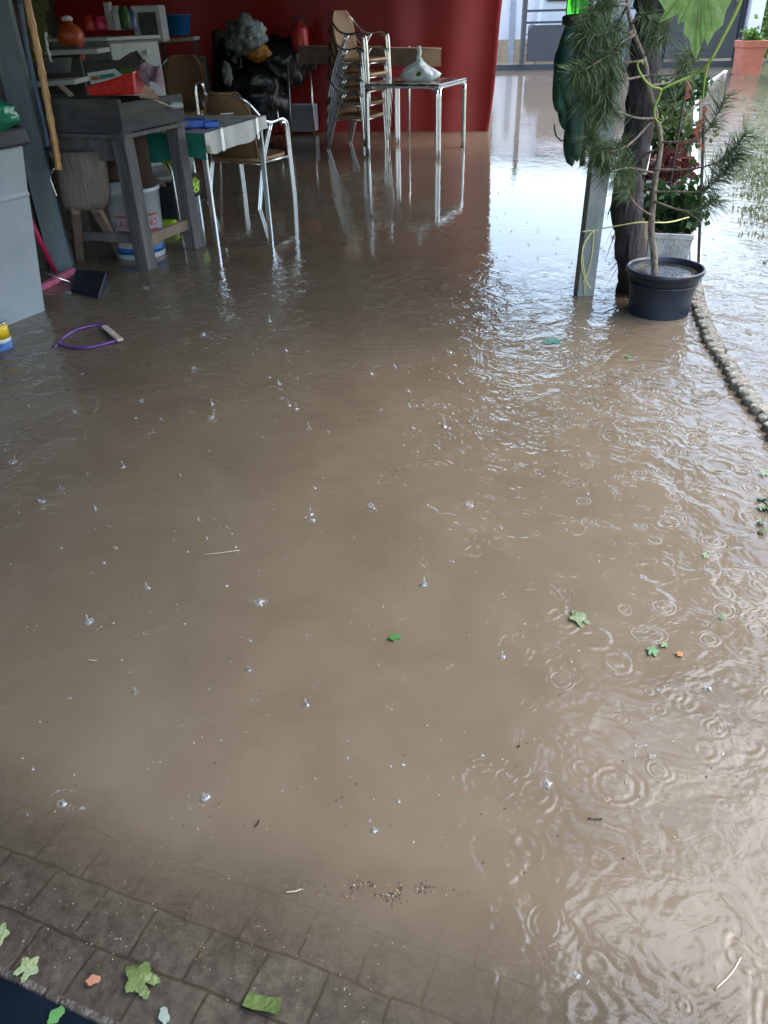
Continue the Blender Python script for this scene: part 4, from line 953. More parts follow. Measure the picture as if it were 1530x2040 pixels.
brs=[([(1316,283,0),(1360,282,-.1),(1400,268,-.15),(1425,235,-.2),(1446,190,-.2)],260,.55),
 ([(1300,338,0),(1360,338,-.1),(1410,330,-.2),(1450,310,-.25),(1490,262,-.3)],420,.45),
 ([(1302,382,0),(1350,382,-.1),(1400,380,-.2),(1440,345,-.25),(1470,305,-.3)],650,.45),
 ([(1300,400,0),(1360,420,-.15),(1400,415,-.2),(1428,395,-.25)],320,.35),
 ([(1304,432,0),(1275,415,-.05),(1255,390,-.1),(1240,340,-.1),(1232,285,-.1)],520,.45),
 ([(1308,236,0),(1270,235,-.1),(1225,222,-.15),(1190,215,-.2),(1150,195,-.2)],380,.3),
 ([(1290,150,0),(1240,160,-.1),(1200,168,-.2),(1160,150,-.25)],320,.3),
 ([(1300,240,0),(1250,290,-.15),(1200,300,-.25),(1170,270,-.3)],480,.35),
 ([(1306,345,0),(1255,335,-.1),(1210,340,-.2),(1180,310,-.25)],420,.4),
 ([(1290,150,0),(1330,150,-.05),(1365,140,-.1),(1375,100,-.15)],320,.5),
 ([(1296,170,0),(1330,165,.1),(1345,152,.15),(1362,120,.2)],200,.5),
 ([(1264,70,0),(1230,60,-.1),(1190,70,-.2),(1150,60,-.2)],380,.25),
 ([(1260,60,0),(1225,100,-.15),(1180,130,-.25),(1140,150,-.3)],420,.3),
 ([(1250,10,0),(1210,10,-.1),(1180,30,-.15),(1155,95,-.2)],620,.1),
 ([(1264,70,0),(1235,90,-.15),(1212,150,-.2),(1190,250,-.25)],520,.1),
 ([(1250,10,0),(1225,60,.1),(1205,110,.15),(1180,160,.15)],420,.1),
 ([(1255,50,0),(1285,30,-.1),(1310,60,-.15)],260,.3),
 ([(1284,120,0),(1240,130,-.1),(1215,170,-.2),(1205,230,-.25)],420,.3),
 ([(1300,300,0),(1270,320,.1),(1250,350,.15),(1235,370,.15)],260,.4),
 ([(1306,236,0),(1330,240,-.1),(1345,205,-.12),(1340,195,-.12)],140,.5),
 ([(1284,110,0),(1300,90,-.12),(1325,70,-.2)],200,.3)]
for path,dn_,st_ in brs:
    Pp=[D(x,y,Yp+dy) for x,y,dy in path]
    b=MB(); b.tube(smooth(Pp,5),.0055,6,taper=.0022); o=b.build('branch',pinebark,pn)
    b=MB(); needles(b,Pp,int(dn_*(.92 if path[-1][0]<1320 else .6)),.10,st_); b.build('needles',needle,o)

# ---------------------------------------------------------------- closed parasol
t=thing('closed_parasol','closed dark green parasol hanging between post and red tarpaulin','parasol',D(1150,200,4.5))
folds=[((1160,60),(1102,215),(1122,226)),((1165,55),(1118,230),(1128,262)),((1170,70),(1128,300),(1140,332)),((1178,60),(1140,290),(1150,322)),((1190,70),(1150,250),(1172,290)),((1195,60),(1165,190),(1192,240)),((1168,40),(1110,170),(1135,215)),((1200,50),(1175,180),(1200,210)),((1150,70),(1108,180),(1116,205)),((1172,90),(1134,270),(1146,300)),((1186,90),(1158,240),(1160,272)),((1165,90),(1122,240),(1134,262)),((1205,60),(1182,220),(1190,262))]
b=MB()
for i,(a,c,e_) in enumerate(folds):
    top=D(a[0],a[1]-60,4.45+.03*(i%3)); L=D(c[0],c[1],4.40+.05*(i%3)); Rr2=D(e_[0],e_[1],4.36+.05*(i%3))
    
    path=smooth([top,top.lerp(L,.5)+V(-.01,0,0),L.lerp(Rr2,.5)+V(0,0,.05),Rr2],6); n=len(path)
    r_=[.012+.026*max(0,math.sin(min(1,k/(n-1)*1.05)*math.pi))**.8 for k in range(n)]; r_[-1]=.002
    b.tube(path,r_,10,jit=.1)
b.build('folded_canopy',parasol_m,t)
MB().tube([D(1178,-80,4.5),D(1160,330,4.5)],.016,8).build('pole',blackpl,t)
MB().tube(smooth([D(1104,248,4.4),D(1107,268,4.4),D(1118,280,4.4),D(1128,276,4.4)]),.004,6).build('strap',blackpl,t)
# green bottle lantern
q=D(1148,30,4.0); t=thing('green_lantern','bright green glass lantern with black base hanging by the post','lantern',q)
MB().lathe([(0,0),(.045,0),(.047,.01),(.047,.20),(.03,.24),(0,.24)],q+V(0,0,.0),24).build('glass',bottle_m,t)
MB().lathe([(0,-.035),(.058,-.035),(.06,-.005),(.05,.001),(0,.001)],q,24).build('base',blackpl,t)
MB().tube([q+V(0,0,.24),q+V(0,0,.9)],.004,6).build('hanger',blackpl,t)

# ---------------------------------------------------------------- rod + ribbons
a=G(1393,575,-.09); a.y+=.03; tp_=D(1404,212,a.y)
t=thing('iron_rod','thin dark iron rod standing beside the black pot','rod',(a.x,a.y,0)); MB().tube([a,tp_],.0085,8).build('shaft',rust,t)
def ribbon(name,pts,w_,label,Y):
    P=smooth([D(x,y,Y) for x,y in pts],6); b=MB()
    for i in range(len(P)-1):
        n_=V(1,0,.3)*w_*(.6+.4*math.sin(i*1.3)); n2=V(1,0,.3)*w_*(.6+.4*math.sin((i+1)*1.3)); b.poly([P[i]-n_,P[i]+n_,P[i+1]+n2,P[i+1]-n2],True)
    return b
b=ribbon('r',[(1404,216),(1402,235),(1394,243),(1385,262),(1382,268)],.012,'',a.y-.02); b2=ribbon('r',[(1402,240),(1392,258),(1384,278),(1372,285),(1362,280)],.010,'',a.y-.03)
b3=ribbon('r',[(1386,262),(1392,280),(1398,292),(1399,300)],.009,'',a.y-.035)
for q in (b2,b3):
    o_=len(b.v); b.v+=q.v; b.f+=[tuple(i+o_ for i in f_) for f_ in q.f]; b.sm+=q.sm; b.mi+=q.mi
tag(b.build('red_ribbon',ribbon_m),'faded red ribbon tied at the top of the iron rod','ribbon')
b=MB(); b.tube([V(D(1371,160,5.4).x,5.4,-.09),D(1371,150,5.4)],.007,6); tag(b.build('plant_stake',rust),'thin stake among the farther planters','stake')
b=ribbon('r',[(1370,155),(1372,175),(1368,198)],.022,'',5.38); tag(b.build('pink_ribbon',ribbon_m),'pale red ribbon on the stake among the planters','ribbon')

# ---------------------------------------------------------------- kerb edging, white kerb
kp=[G(*a) for a in [(1572,960),(1530,884),(1498,831),(1462,786),(1433,739),(1398,680),(1383,636),(1374,608),(1371,570)]]
P=smooth(kp,10)
acc=[];L=0; pos=[]
step=.072; prev=P[0]; d=0
for q in P[1:]:
    seg=(q-prev).length
    while d+seg>=step:
        f_=(step-d)/seg; prev=prev.lerp(q,f_); pos.append(prev.copy()); seg=(q-prev).length; d=0
    d+=seg; prev=q
edge_m=mat('edging_concrete',(.07,.062,.047),.85,0,.5,30,.8,60,c2=(.36,.33,.265))
per=7; labs=['nearest to the right frame edge','second from the right frame edge','third, below the pot height','fourth, near the black pot','fifth, beside the black pot','sixth, right behind the pot','seventh','eighth','ninth']
i=0;k=0
places=['nearest scalloped concrete edging block, at the right edge','second nearest scalloped edging block, counted from the right edge','third scalloped edging block from the right edge','fourth scalloped edging block, at the bend of the kerb','fifth scalloped edging block, just before the black pot','sixth scalloped edging block, touching the foot of the black pot','seventh scalloped edging block, by the iron rod','eighth scalloped edging block, behind the iron rod','ninth scalloped edging block, toward the planters']
while i+1<len(pos):
    seg=pos[i:i+per]
    t=MB()
    for p in seg:
        rr_=.033+random.uniform(-.005,.003); h_=.026+random.uniform(-.006,.004)
        t.lathe([(rr_,-.09),(rr_,h_-.008),(rr_*.88,h_),(rr_*.5,h_+.002),(0,h_+.001)],p+V(.035,0,0),12,jit=.07)
    for p,q in zip(seg,seg[1:]): t.bar(p+V(.055,0,-.036),q+V(.055,0,-.036),.045,.12+random.uniform(-.004,.004),bev=.006)
    if k<len(places): tag(t.build('edging_block',edge_m),places[k],'edging','scalloped concrete edging along the flooded lawn')
    else: tag(t.build('edging_block',edge_m),'scalloped edging block hidden behind the planters','edging','scalloped concrete edging along the flooded lawn')
    i+=per; k+=1
wk=[G(1383,560)+V(.01,0,0),G(1384,470),G(1382,340),G(1386,230),G(1388,182),G(1446,142)]
b=MB()
for a,c in zip(wk,wk[1:]): b.bar(a+V(0,0,-.03),c+V(0,0,-.03),.06,.10)
tag(b.build('white_kerb',whitekerb),'long white kerb running from the pot to the terracotta planter','kerb')

# ---------------------------------------------------------------- planters
def planter(base,w0,w1,h_,rz,label,grp,plants,m=stone):
    t=thing('stone_planter',label,'planter',base,0,grp)
    b=MB(); rows=[]
    for z,hw in ((-.09,w0),(h_-.03,w1*.96),(h_-.028,w1),(h_,w1),(h_,w1*.86),(h_-.06,w1*.82)):
        row=[]
        for sx,sy in ((-1,-1),(1,-1),(1,1),(-1,1)): b.v.append(base+rotz(V(sx*hw,sy*hw*1.3,z),rz)); row.append(len(b.v)-1)
        rows.append(row)
    for a,c in zip(rows,rows[1:]):
        for i in range(4): b.face((a[i],a[(i+1)%4],c[(i+1)%4],c[i]))
    b.face(rows[-1]); b.build('trough',m,t,bevel=.005)
    MB().box(base+V(0,0,h_-.055),(w1*1.5,w1*2,.02),rz).build('soil',soil,t)
    return t
def bush(base,rad,hh,n,m,label,size=.03,name='planter_shrub',cat='shrub',clumps=7,long=1.0):
    b=MB(); cs=[base+V(random.gauss(0,rad*.45),random.gauss(0,rad*.45),hh*random.uniform(.25,.85)) for _ in range(clumps)]
    for k in range(n):
        c=random.choice(cs); p=c+V(random.gauss(0,rad*.32),random.gauss(0,rad*.32),random.gauss(0,hh*.16))
        d=V(random.gauss(0,1),random.gauss(0,1),random.gauss(.3,1)).normalized(); s_=d.cross(V(random.random(),random.random(),random.random())).normalized()*size*.4; sz=size*random.uniform(.6,1.3)*long
        b.poly([p-d*sz*.5,p+s_,p+d*sz*.5,p-s_])
    t=thing(name,label,cat,base); b.build('foliage',m,t)
    b=MB()
    for c in cs[:5]: b.tube([base,base.lerp(c,.6)+V(.01,0,0),c],.004,5)
    b.build('stems',pinebark,t); return t
gp_='planters lined up along the white kerb'
kx=-.42
c1=G(1328,528); c1.y+=.17; c1.x+=.05
planter(c1,.105,.125,.17,-.3,'mossy concrete planter directly behind the black pot',gp_,None)
bush(c1+V(0,0,.12),.12,.28,700,leafdk,'dark leaved plant in the mossy concrete planter',.05)
c2=G(1332,432); c2.y+=.2; planter(c2,.13,.15,.16,-.35,'second concrete planter, behind the mossy one',gp_,None)
bush(c2+V(0,0,.12),.17,.26,800,leafred,'red leaved plant in the second planter',.05)
c3=G(1330,372); c3.y+=.2; planter(c3,.14,.17,.2,-.35,'white planter in the middle of the row',gp_,None,whitekerb)
bush(c3+V(-.02,0,.15),.19,.30,1100,leafol,'bushy light green plant in the white planter',.055)
c4=G(1334,300); c4.y+=.3; planter(c4,.17,.2,.2,-.4,'fourth planter, half hidden by light green leaves',gp_,None,whitekerb)
bush(c4+V(0,0,.15),.22,.30,1100,leafol,'olive green plant in the fourth planter',.06)
c5=G(1340,250); c5.y+=.4; planter(c5,.2,.23,.2,-.4,'farthest concrete planter of the row',gp_,None)
bush(c5+V(0,0,.15),.28,.4,1000,leafdk,'dark green plant in the farthest planter',.07)
b=MB(); p=D(1283,318,4.9); 
tag(MB().bar(D(1280,345,5.6),D(1290,293,5.9),.06,.02).build('plant_label',paper),'blank white plastic board standing between trunk and planters','plant tag')
# ---------------------------------------------------------------- gate
gl=G(1000,147); ga=G(1040,140); gb=G(1465,133); gd=(gb-ga); gd.z=0; gd.normalize()
t=thing('metal_gate','dark metal driveway gate with grey sheet panels','gate',ga)
def gpnt(px,z=0):
    # point on the gate plane under pixel column px
    best=None
    for i in range(60):
        Y=22-i*.07; p=D(px,120,Y); q=ga+gd*((p-ga).dot(gd)); dd_=abs((V(p.x,p.y,0)-V(q.x,q.y,0)).length)
        if best is None or dd_<best[0]: best=(dd_,V(p.x,p.y,z))
    return best[1]
def gz(py,Y=20): return D(1250,py,Y).z
z0=-.02; 
MB().bar(gpnt(985,.03)+V(0,0,0),gpnt(1468,.03),.07,.17).build('bottom_rail',gate_m,t)
for px in (1039,1316,1462): 
    p=gpnt(px); MB().bar(V(p.x,p.y,.1),V(p.x,p.y,2.3),.09,.09).build('gate_post',gate_m,t)
for zz in (1.14,.92,2.1): 
    MB().bar(gpnt(1040,zz),gpnt(1316,zz),.05,.045).build('rail',gate_m,t)
def gpanel(pa,pb,za,zb_,m):
    a=gpnt(pa,0); c=gpnt(pb,0); dd_=(c-a).normalized(); n_=V(dd_.y,-dd_.x,0)*.02
    b=MB(); ch=.12
    prof=[a+V(0,0,za),c+V(0,0,za),c+V(0,0,zb_),a+dd_*ch+V(0,0,zb_),a+V(0,0,zb_-ch)]
    b.v+=[p+n_ for p in prof]+[p-n_ for p in prof]; k=len(prof); b.face(range(k)); b.face(range(k,2*k)[::-1])
    for i in range(k): b.face((i,k+i,k+(i+1)%k,(i+1)%k))
    return b.build('sheet_panel',m,t)
gpanel(1048,1310,.17,.87,gate_panel); gpanel(1322,1456,.17,1.5,gate_panel)
for px in (1066,1110,1160,1220,1280):
    p=gpnt(px); MB().bar(V(p.x,p.y,.08),V(p.x,p.y,.2),.02,.02).build('spacer',gate_m,t)
for zz in (.3,.5,.7):
    MB().bar(gpnt(1039,zz),gpnt(1050,zz),.02,.02).build('spacer',gate_m,t)
# pillar
p=gpnt(1462)+gd*.15; t=thing('gate_pillar','pale concrete gate pillar right of the gate','pillar',p); 
MB().box((p.x+.08,p.y,1.2),(.3,.3,2.6),bev=.01).build('shaft',house_m,t); MB().box((p.x+.08,p.y,2.55),(.38,.38,.1),bev=.01).build('cap',house_m,t)
# terracotta planter
p=G(1497,150); t=thing('terracotta_planter','square terracotta planter beside the gate pillar','planter',p)
b=MB(); rows=[]
for z,hw in ((-.05,.19),(.46,.22),(.46,.24),(.58,.25),(.58,.22),(.5,.21)):
    row=[]
    for sx,sy in ((-1,-1),(1,-1),(1,1),(-1,1)): b.v.append(p+V(sx*hw,sy*hw+.3,z)); row.append(len(b.v)-1)
    rows.append(row)
for a,c in zip(rows,rows[1:]):
    for i in range(4): b.face((a[i],a[(i+1)%4],c[(i+1)%4],c[i]))
b.face(rows[-1]); b.build('pot_wall',terracotta,t,bevel=.01)
bush(p+V(0,.3,.45),.2,.3,300,leafg,'low plants in the terracotta planter',.08,'potted_plant','plant')
# hedge
for (px,Y,rd,hh,lb) in ((1545,20.5,.8,2.2,'leafy bright green shrub above the terracotta planter'),(1700,16,1.1,2.4,'big leafy shrub at the right edge of the garden'),(1510,25,1.4,2.8,'pale green bush beyond the gate pillar')):
    p=D(px,100,Y); bush(V(p.x,Y,.0),rd,hh,5000,hedge_m,lb,.11,'garden_shrub','shrub',16)
# street, house and van beyond
p=G(1015,112); hs=thing('street_house','pale rendered house across the street with ochre plinth','house',(p.x+3,p.y,0))
a=V(p.x-5,p.y+1.4,0); c=V(p.x+16,p.y-3,0)
MB().bar(a+V(0,0,1.5),c+V(0,0,1.5),.3,2.9).build('wall',house_m,hs); dd_=(c-a).normalized(); n_=V(dd_.y,-dd_.x,0)
MB().bar(a+n_*.16+V(0,0,.2),c+n_*.16+V(0,0,.2),.06,.42).build('plinth',ochre,hs)
for s_ in (4.3,6.6,9.4,12.5):
    q=a+dd_*s_+n_*.16; w_=MB().bar(q+V(0,0,1.1),q+dd_*1.1+V(0,0,1.1),.05,.0).build if False else None
    o=MB().box(q+V(0,0,2.1),(1.15,.06,1.5),math.atan2(dd_.y,dd_.x)).build('window',white_en,hs)
    MB().box(q+n_*.035+V(0,0,2.1),(.95,.02,1.3),math.atan2(dd_.y,dd_.x)).build('pane',glassdk,o)
q=a+dd_*5.2+n_*.17; o=MB().box(q+V(0,0,1.0),(.16,.05,2.4),math.atan2(dd_.y,dd_.x)).build('downpipe',mat('downpipe_grey',(.3,.33,.38),.5),hs)
# van
q=D(1065,120,23.0); vx=q.x; t=thing('parked_van','pale grey van parked beyond the gate','van',(vx+1.2,23,0))
b=MB(); b.box((vx+2.3,23.9,1.35),(4.4,1.75,1.55),-.1,bev=.12,taper=.94); b.build('body',silver,t)
b=MB(); b.box((vx+2.3,23.9,.62),(4.55,1.8,.35),-.1,bev=.06); b.build('bumper',gate_panel,t)
for k in range(3):
    b=MB(); b.box((vx+.75+k*1.35,23.06-.135*k-.012+.06,1.62),(1.05,.05,.62),-.1,bev=.02); b.build('side_window',glassdk,t)
for k in (0,1):
    c=V(vx+1.1+2.5*k,23.03-.25*k,.36); b=MB(); b.tube([c+V(0,.1,0),c+V(0,-.1,0)],.34,24); wv=b.build('wheel',rubber,t); MB().tube([c+V(0,-.1,0),c+V(0,-.125,0)],.2,16).build('rim',silver,wv)
# driveway sheet, lawn
b=MB(); 
drv=[G(1000,158,.004),G(1378,185,.004),G(1442,146,.004),G(1000,148,.004)]
# grass tufts on the flooded lawn
b=MB()
def tuft(b,p,n,h_,sp):
    for k in range(n):
        a=random.uniform(0,6.28); r_=random.uniform(0,sp); q=p+V(math.cos(a)*r_,math.sin(a)*r_,0); d=V(random.gauss(0,.4),random.gauss(0,.4),1).normalized()*h_*random.uniform(.5,1.2); s_=V(math.cos(a),math.sin(a),0)*.006
        b.poly([q-s_,q+s_,q+d])
for k in range(34):
    px=random.uniform(1400,1800); py=random.uniform(150,250)**1.0
    if px<1420+(py-150)*.6: continue
    p=G(px,py); 
    if noise.noise(p*.8)>-.25-(200-py)*.006: tuft(b,p,26,.055,.25)
for k in range(130):
    px=random.gauss(1515,28); py=random.gauss(345,50); p=G(px,py)
    if px<1455: continue
    tuft(b,p,16,.03,.12)
tag(b.build('flooded_grass',grass_m),'grass blades poking out of the flooded lawn','grass',kind='stuff')
hd=thing('unseen_shade_hedge','unseen tall hedge added to block low sky light on the right','hedge',(7.2,2,0))  # out of frame, added to cut the light coming from the right
b=MB(); b.grid(lambda u,v:(7.0+.25*noise.noise(V(u*9,v*3,0))+.3*math.sin(v*3.1)*-1+.4*v*v+(u*13)*.12,-5+u*13,-.1+4.6*v+.25*noise.noise(V(u*12,1,5))),60,20); b.build('foliage',leafdk,hd)
b=MB()
for k in range(3500):
    u=random.random(); v=random.random(); p=V(6.85+u*13*.12+random.uniform(-.2,.3)-.3*math.sin(v*3.1)+.4*v*v,-5+u*13,4.6*v); d=V(random.gauss(-.6,1),random.gauss(0,1),random.gauss(0,1)).normalized(); s2=d.cross(V(.3,.5,random.random())).normalized()*.05
    b.poly([p-d*.1,p+s2,p+d*.1,p-s2])
b.build('leaf_spray',leafdk,hd)
t=thing('edge_weed','small leafy weed at the right edge of the water','weed',G(1520,1000))
b=MB()
for k in range(9):
    p=G(1522+random.gauss(0,7),1000+random.gauss(0,22)); addleaf(b,p+V(0,0,.01),.018,V(random.gauss(0,.4),random.gauss(0,.4),1),V(random.gauss(0,1),1,0))
b.build('leaves',leaffl,t)

# ---------------------------------------------------------------- floating and fallen leaves
def fleaf(name,px,py,size,ang,m,label,z=.006,shape=LS,tilt=.15):
    p=G(px,py); zz=max(ground_z(p.x,p.y),0)+z; b=MB(); addleaf(b,V(p.x,p.y,zz),size,V(tilt,-tilt*.6,1),V(math.cos(ang),math.sin(ang),0),shape,.04)
    o=tag(b.build(name,m),label,'leaf'); return o
fleaf('vine_leaf',1155,1235,.030,2.0,leaffl,'pale green lobed vine leaf floating right of centre')
fleaf('green_leaf',787,1272,.016,.4,leafdark2,'vivid green leaf scrap floating at the centre',shape=LSR)
fleaf('green_leaf',1300,1300,.017,1.2,leafdark2,'small torn green leaf floating by a yellow scrap')
fleaf('small_leaf',1322,1287,.012,.2,leaffl,'tiny pale leaf beside the small torn leaf')
fleaf('yellow_scrap',1353,1306,.011,.2,orangebit,'ochre leaf scrap at the right of the torn green leaf',shape=LS2)
fleaf('vine_leaf',283,1957,.030,2.6,leaffl,'large light green leaf fallen on the cobbles',.009)
fleaf('orange_leaf',188,1957,.011,.3,leafor,'small curled orange leaf on the cobbles',.008,LSR,.4)
fleaf('vine_leaf',60,1938,.020,1.0,leaffl,'crumpled green leaf by the edge of the cobbles',.015,LS,.5)
fleaf('vine_leaf',2,1868,.018,1.5,leaffl,'pale leaf cut by the left frame edge',.010,LS,.5)
fleaf('dark_leaf',118,2035,.014,1.0,leafdark2,'dark green leaf on the blue-black sheet',.02,LSR,.3)
fleaf('grey_leaf',329,2028,.012,2.0,mat('silver_leaf',(.14,.18,.15),.5),'silvery grey leaf at the bottom edge',.008,LSR,.3)
fleaf('floating_sprig',1100,680,.05,.3,mat('teal_leaf',(.03,.13,.09),.4),'teal green leaf scrap floating before the steel post',.004,LS,.05)
fleaf('green_leaf',1252,712,.018,.3,leafdark2,'submerged looking green leaf before the pot',.003,LS2)
fleaf('green_leaf',1405,1108,.014,.3,leaffl,'tiny light leaf at the far right of the water',.003,LS2)
fleaf('green_leaf',1437,1232,.010,.3,leafg,'tiny dull green leaf near the right edge',.003,LS2)
# torn strip leaf
a=G(487,2000)+V(0,0,.012); c=G(560,2012)+V(0,0,.014); d=(c-a); n_=V(-d.y,d.x,0).normalized()*.012
b=MB(); 
P=[a-n_*.6,a+d*.3-n_*.9,a+d*.65-n_*.9,c-n_*1.05,c+n_*.95,a+d*.6+n_*.8,a+d*.25+n_*.9,a+d*.2+n_*1.2,a+d*.08+n_*1.0,a+n_*.3+d*.03]
b.poly(P); o=tag(b.build('torn_leaf',leaffl),'torn rectangular strip of light green leaf on the cobbles','leaf'); o.modifiers.new('s','SOLIDIFY').thickness=.001
# twigs
for (x0,y0,x1,y1,m,lb) in ((405,1107,478,1098,strawm,'straw stalk floating left of centre'),(570,1779,600,1773,strawm,'pale splinter near the shallow cobbles'),(1425,1972,1475,1910,tan,'curved pale twig in the lower right shallows'),(508,1648,516,1636,darkbit,'short dark twig below the centre'),(1171,1632,1200,1633,darkbit,'thin dark twig at the lower right'),(175,1316,193,1318,strawm,'tiny straw piece at the left'),(1030,1490,1033,1486,darkbit,'dark seed right of the centre')):
    p=G(x0,y0); q=G(x1,y1); mid=(p+q)/2+V(.003,-.002,0); zz=max(ground_z(p.x,p.y),0)+.003
    tag(MB().tube(smooth([V(p.x,p.y,zz),V(mid.x,mid.y,zz+.001),V(q.x,q.y,zz)],4),.0014,6).build('twig',m),lb,'twig')
# litter bits
b=MB()
for k in range(1100):
    if k<330: px=random.uniform(-20,1500); py=random.uniform(700,1750)
    else: px=random.uniform(-20,900)*random.random()**.3; py=1790+200*(px/900)+random.gauss(0,60)
    p=G(px,py); zz=max(ground_z(p.x,p.y),0)+.0015; b.m=random.choice([0,1,1,1,1,0,1,1,0,2]) ; a=random.uniform(0,6.28); L=random.uniform(.0010,.0034)*(1.0 if k<330 else .6); 
    d=V(math.cos(a),math.sin(a),0)*L; w_=V(-math.sin(a),math.cos(a),0)*L*random.uniform(.25,.7)
    b.poly([V(p.x,p.y,zz)-d,V(p.x,p.y,zz+.0005)+w_,V(p.x,p.y,zz)+d,V(p.x,p.y,zz+.0005)-w_])
for k in range(420):
    px=760+random.gauss(0,70)+random.gauss(0,15); py=1775+random.gauss(0,9)+8*math.sin(px*.05); p=G(px,py)
    if noise.noise(V(px*.035,py*.06,2))<-.05: continue
    a=random.uniform(0,6.28); L=random.uniform(.0008,.003); b.m=random.choice([1,1,1,1,1,2,0]); d=V(math.cos(a),math.sin(a),0)*L; w_=V(-math.sin(a),math.cos(a),0)*L*.4
    b.poly([V(p.x,p.y,.0015)-d,V(p.x,p.y,.002)+w_,V(p.x,p.y,.0015)+d,V(p.x,p.y,.002)-w_])
tag(b.build('leaf_litter',[strawm,darkbit,orangebit]),'specks of straw, seeds and bark drifting on the flood','litter',kind='stuff')
# rain splashes
b=MB()
def splash(px,py,s_,kind=0):
    p=G(px,py); s_*=.88
    if kind==0:   # jet
        h_=.028*s_; b.lathe([(.012*s_,0),(.006*s_,.002*s_),(.0035*s_,.008*s_),(.0026*s_,h_*.6),(.0012*s_,h_*.95),(0,h_)],p,8,jit=.3); b.blob(p,(.011*s_,.009*s_,.003*s_),.9,3,2,px)
    elif kind==1: # crown
        b.blob(p+V(0,0,.002*s_),(.010*s_,.009*s_,.007*s_),.5,1.6,3,px)
        for rr_ in (random.uniform(.012,.02),random.uniform(.022,.04)):
            a0=random.uniform(0,6.28); sp=random.uniform(.8,3.2); ec=random.uniform(.8,1.1)
            b.tube([p+V(math.cos(a0+sp*q_/10)*rr_*s_,math.sin(a0+sp*q_/10)*rr_*s_*ec,.0001) for q_ in range(11)],[.0002+.0007*math.sin(q_/10*math.pi) for q_ in range(11)],5,cap=False,jit=.4)
        for k in range(2):
            a=random.uniform(0,6.28); r_=.006*s_; q=p+V(math.cos(a)*r_,math.sin(a)*r_,.002*s_); e_=q+V(math.cos(a)*.006*s_,math.sin(a)*.006*s_,.012*s_*random.uniform(.4,1.6)); b.tube([q,q.lerp(e_,.6)+V(0,0,.002*s_),e_],.0016*s_,5,taper=.0005*s_)
    else: b.blob(p+V(0,0,.001),(.007*s_,.007*s_,.005*s_),.25,2,2,px)
    for k in range(random.randint(0,4)):
        q=p+V(random.gauss(0,.018*s_),random.gauss(0,.018*s_),random.uniform(.004,.04)*s_); b.blob(q,random.uniform(.0008,.0018)*s_,.1,1,1,k)
for (x,y,s_,k_) in ((537,640,1.5,0),(555,765,1.3,0),(420,835,1.9,1),(422,806,1.1,0),(895,705,1.6,1),(785,730,1.2,0),(1104,850,1.6,2),(623,1040,1.3,1),(619,1025,1,0),(627,973,1.0,2),(738,1008,1.3,1),(845,1165,1.2,0),(518,1203,1.6,1),(178,1240,1.4,1),(123,975,1.2,1),(150,822,1.3,1),(25,922,1.5,1),(282,800,1.1,1),(1092,1565,1.1,1),(123,1603,1.1,1),(410,1590,1.1,1),(745,1655,.7,0),(1297,1508,.9,1),(1150,1945,.6,1),(1098,1920,.5,2),(495,1335,.8,0),(270,1380,.8,0),(610,1405,.9,0),(1000,1310,.9,0),(885,850,1.3,0),(937,1010,1.3,1),(615,855,1.2,0),(85,1000,1.2,1),(293,1172,1.0,0),(590,815,1.1,0),(575,808,1.1,0),(405,668,1.4,1),(385,735,1.4,1),(740,745,1.2,0),(208,1122,.9,2),(1410,1375,1.1,1),(570,700,1.3,0),(66,1532,.8,2),(452,1168,.8,2),(245,930,1.1,0),(190,1015,.9,0),(290,575,1.7,1),(768,857,.9,2)):
    splash(x,y,s_,k_)
for k in range(280):
    px=random.uniform(0,1500); py=560+1100*random.random()**1.3
    if py<700 and px<260: continue
    splash(px,py,random.uniform(.2,.7)*(1.2-py/2600),random.choice([0,1,1,2,2]))
for k in range(150):
    px=random.uniform(980,1528); py=random.uniform(280,560)
    splash(px,py,random.uniform(.5,1.2),random.choice([0,1,2]))
m,nt,out=nodes('rain_splash_water'); L=nt.links
fr=N(nt,'LayerWeight'); fr.inputs[0].default_value=.35
tt=N(nt,'BsdfTransparent'); dd=N(nt,'BsdfTranslucent'); dd.inputs[0].default_value=(.9,.93,.97,1); d3=N(nt,'BsdfDiffuse'); d3.inputs[0].default_value=(.8,.86,.92,1); g3=N(nt,'BsdfGlossy',i_Roughness=.1)
m0=N(nt,'MixShader'); m0.inputs[0].default_value=.5; L.new(dd.outputs[0],m0.inputs[1]); L.new(d3.outputs[0],m0.inputs[2])
m1=N(nt,'MixShader'); m1.inputs[0].default_value=.35; L.new(m0.outputs[0],m1.inputs[1]); L.new(g3.outputs[0],m1.inputs[2])
nz=N(nt,'TexNoise'); nz.inputs['Scale'].default_value=110; gp2=N(nt,'NewGeometry'); L.new(gp2.outputs['Position'],nz.inputs[0])
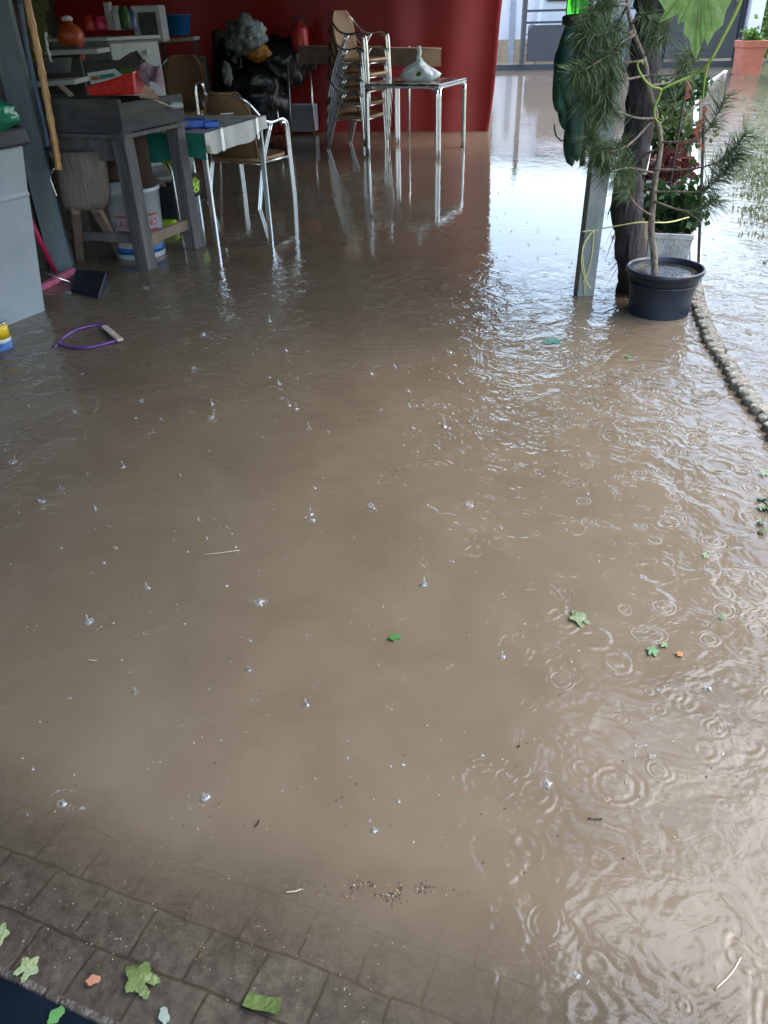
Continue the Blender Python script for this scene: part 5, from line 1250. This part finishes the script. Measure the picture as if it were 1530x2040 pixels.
mp2=N(nt,'MapRange'); L.new(nz.outputs[0],mp2.inputs[0]); mp2.inputs[1].default_value=.4; mp2.inputs[2].default_value=.62; mp2.inputs[3].default_value=.02; mp2.inputs[4].default_value=.5
m2=N(nt,'MixShader'); L.new(mp2.outputs[0],m2.inputs[0]); L.new(tt.outputs[0],m2.inputs[1]); L.new(m1.outputs[0],m2.inputs[2]); L.new(m2.outputs[0],out.inputs[0])
tag(b.build('rain_splashes',m),'raindrops splashing up from the brown water','rain',kind='stuff')

# ---------------------------------------------------------------- light
wd=bpy.data.worlds.new('World'); sc.world=wd; wd.use_nodes=True; nt=wd.node_tree; nt.nodes.clear()
sk=nt.nodes.new('ShaderNodeTexSky'); sk.sky_type='NISHITA'; sk.sun_disc=False; sk.sun_elevation=R(56); sk.sun_rotation=R(85); sk.dust_density=2; sk.air_density=1.2; sk.ozone_density=1
hs_=nt.nodes.new('ShaderNodeHueSaturation'); hs_.inputs['Saturation'].default_value=1.0
bg=nt.nodes.new('ShaderNodeBackground'); bg.inputs[1].default_value=.15; ow=nt.nodes.new('ShaderNodeOutputWorld')
nt.links.new(sk.outputs[0],hs_.inputs['Color']); nt.links.new(hs_.outputs[0],bg.inputs[0]); nt.links.new(bg.outputs[0],ow.inputs[0])
sl=bpy.data.lights.new('sun','SUN'); sl.energy=.7; sl.angle=R(65); sl.color=(.95,.98,1); so=bpy.data.objects.new('sun',sl); col.objects.link(so)
az=R(85); el=R(56); dirn=V(math.sin(az)*math.cos(el),math.cos(az)*math.cos(el),math.sin(el)); so.rotation_euler=dirn.to_track_quat('Z','Y').to_euler()
sc.view_settings.view_transform='Standard'; sc.view_settings.look='None'; sc.view_settings.exposure=2.45; sc.view_settings.gamma=1
sc.cycles.max_bounces=8; sc.cycles.diffuse_bounces=4; sc.cycles.glossy_bounces=4; sc.cycles.transparent_max_bounces=12; sc.cycles.caustics_reflective=False; sc.cycles.caustics_refractive=False; sc.cycles.sample_clamp_indirect=8
sc.cycles.use_denoising=True
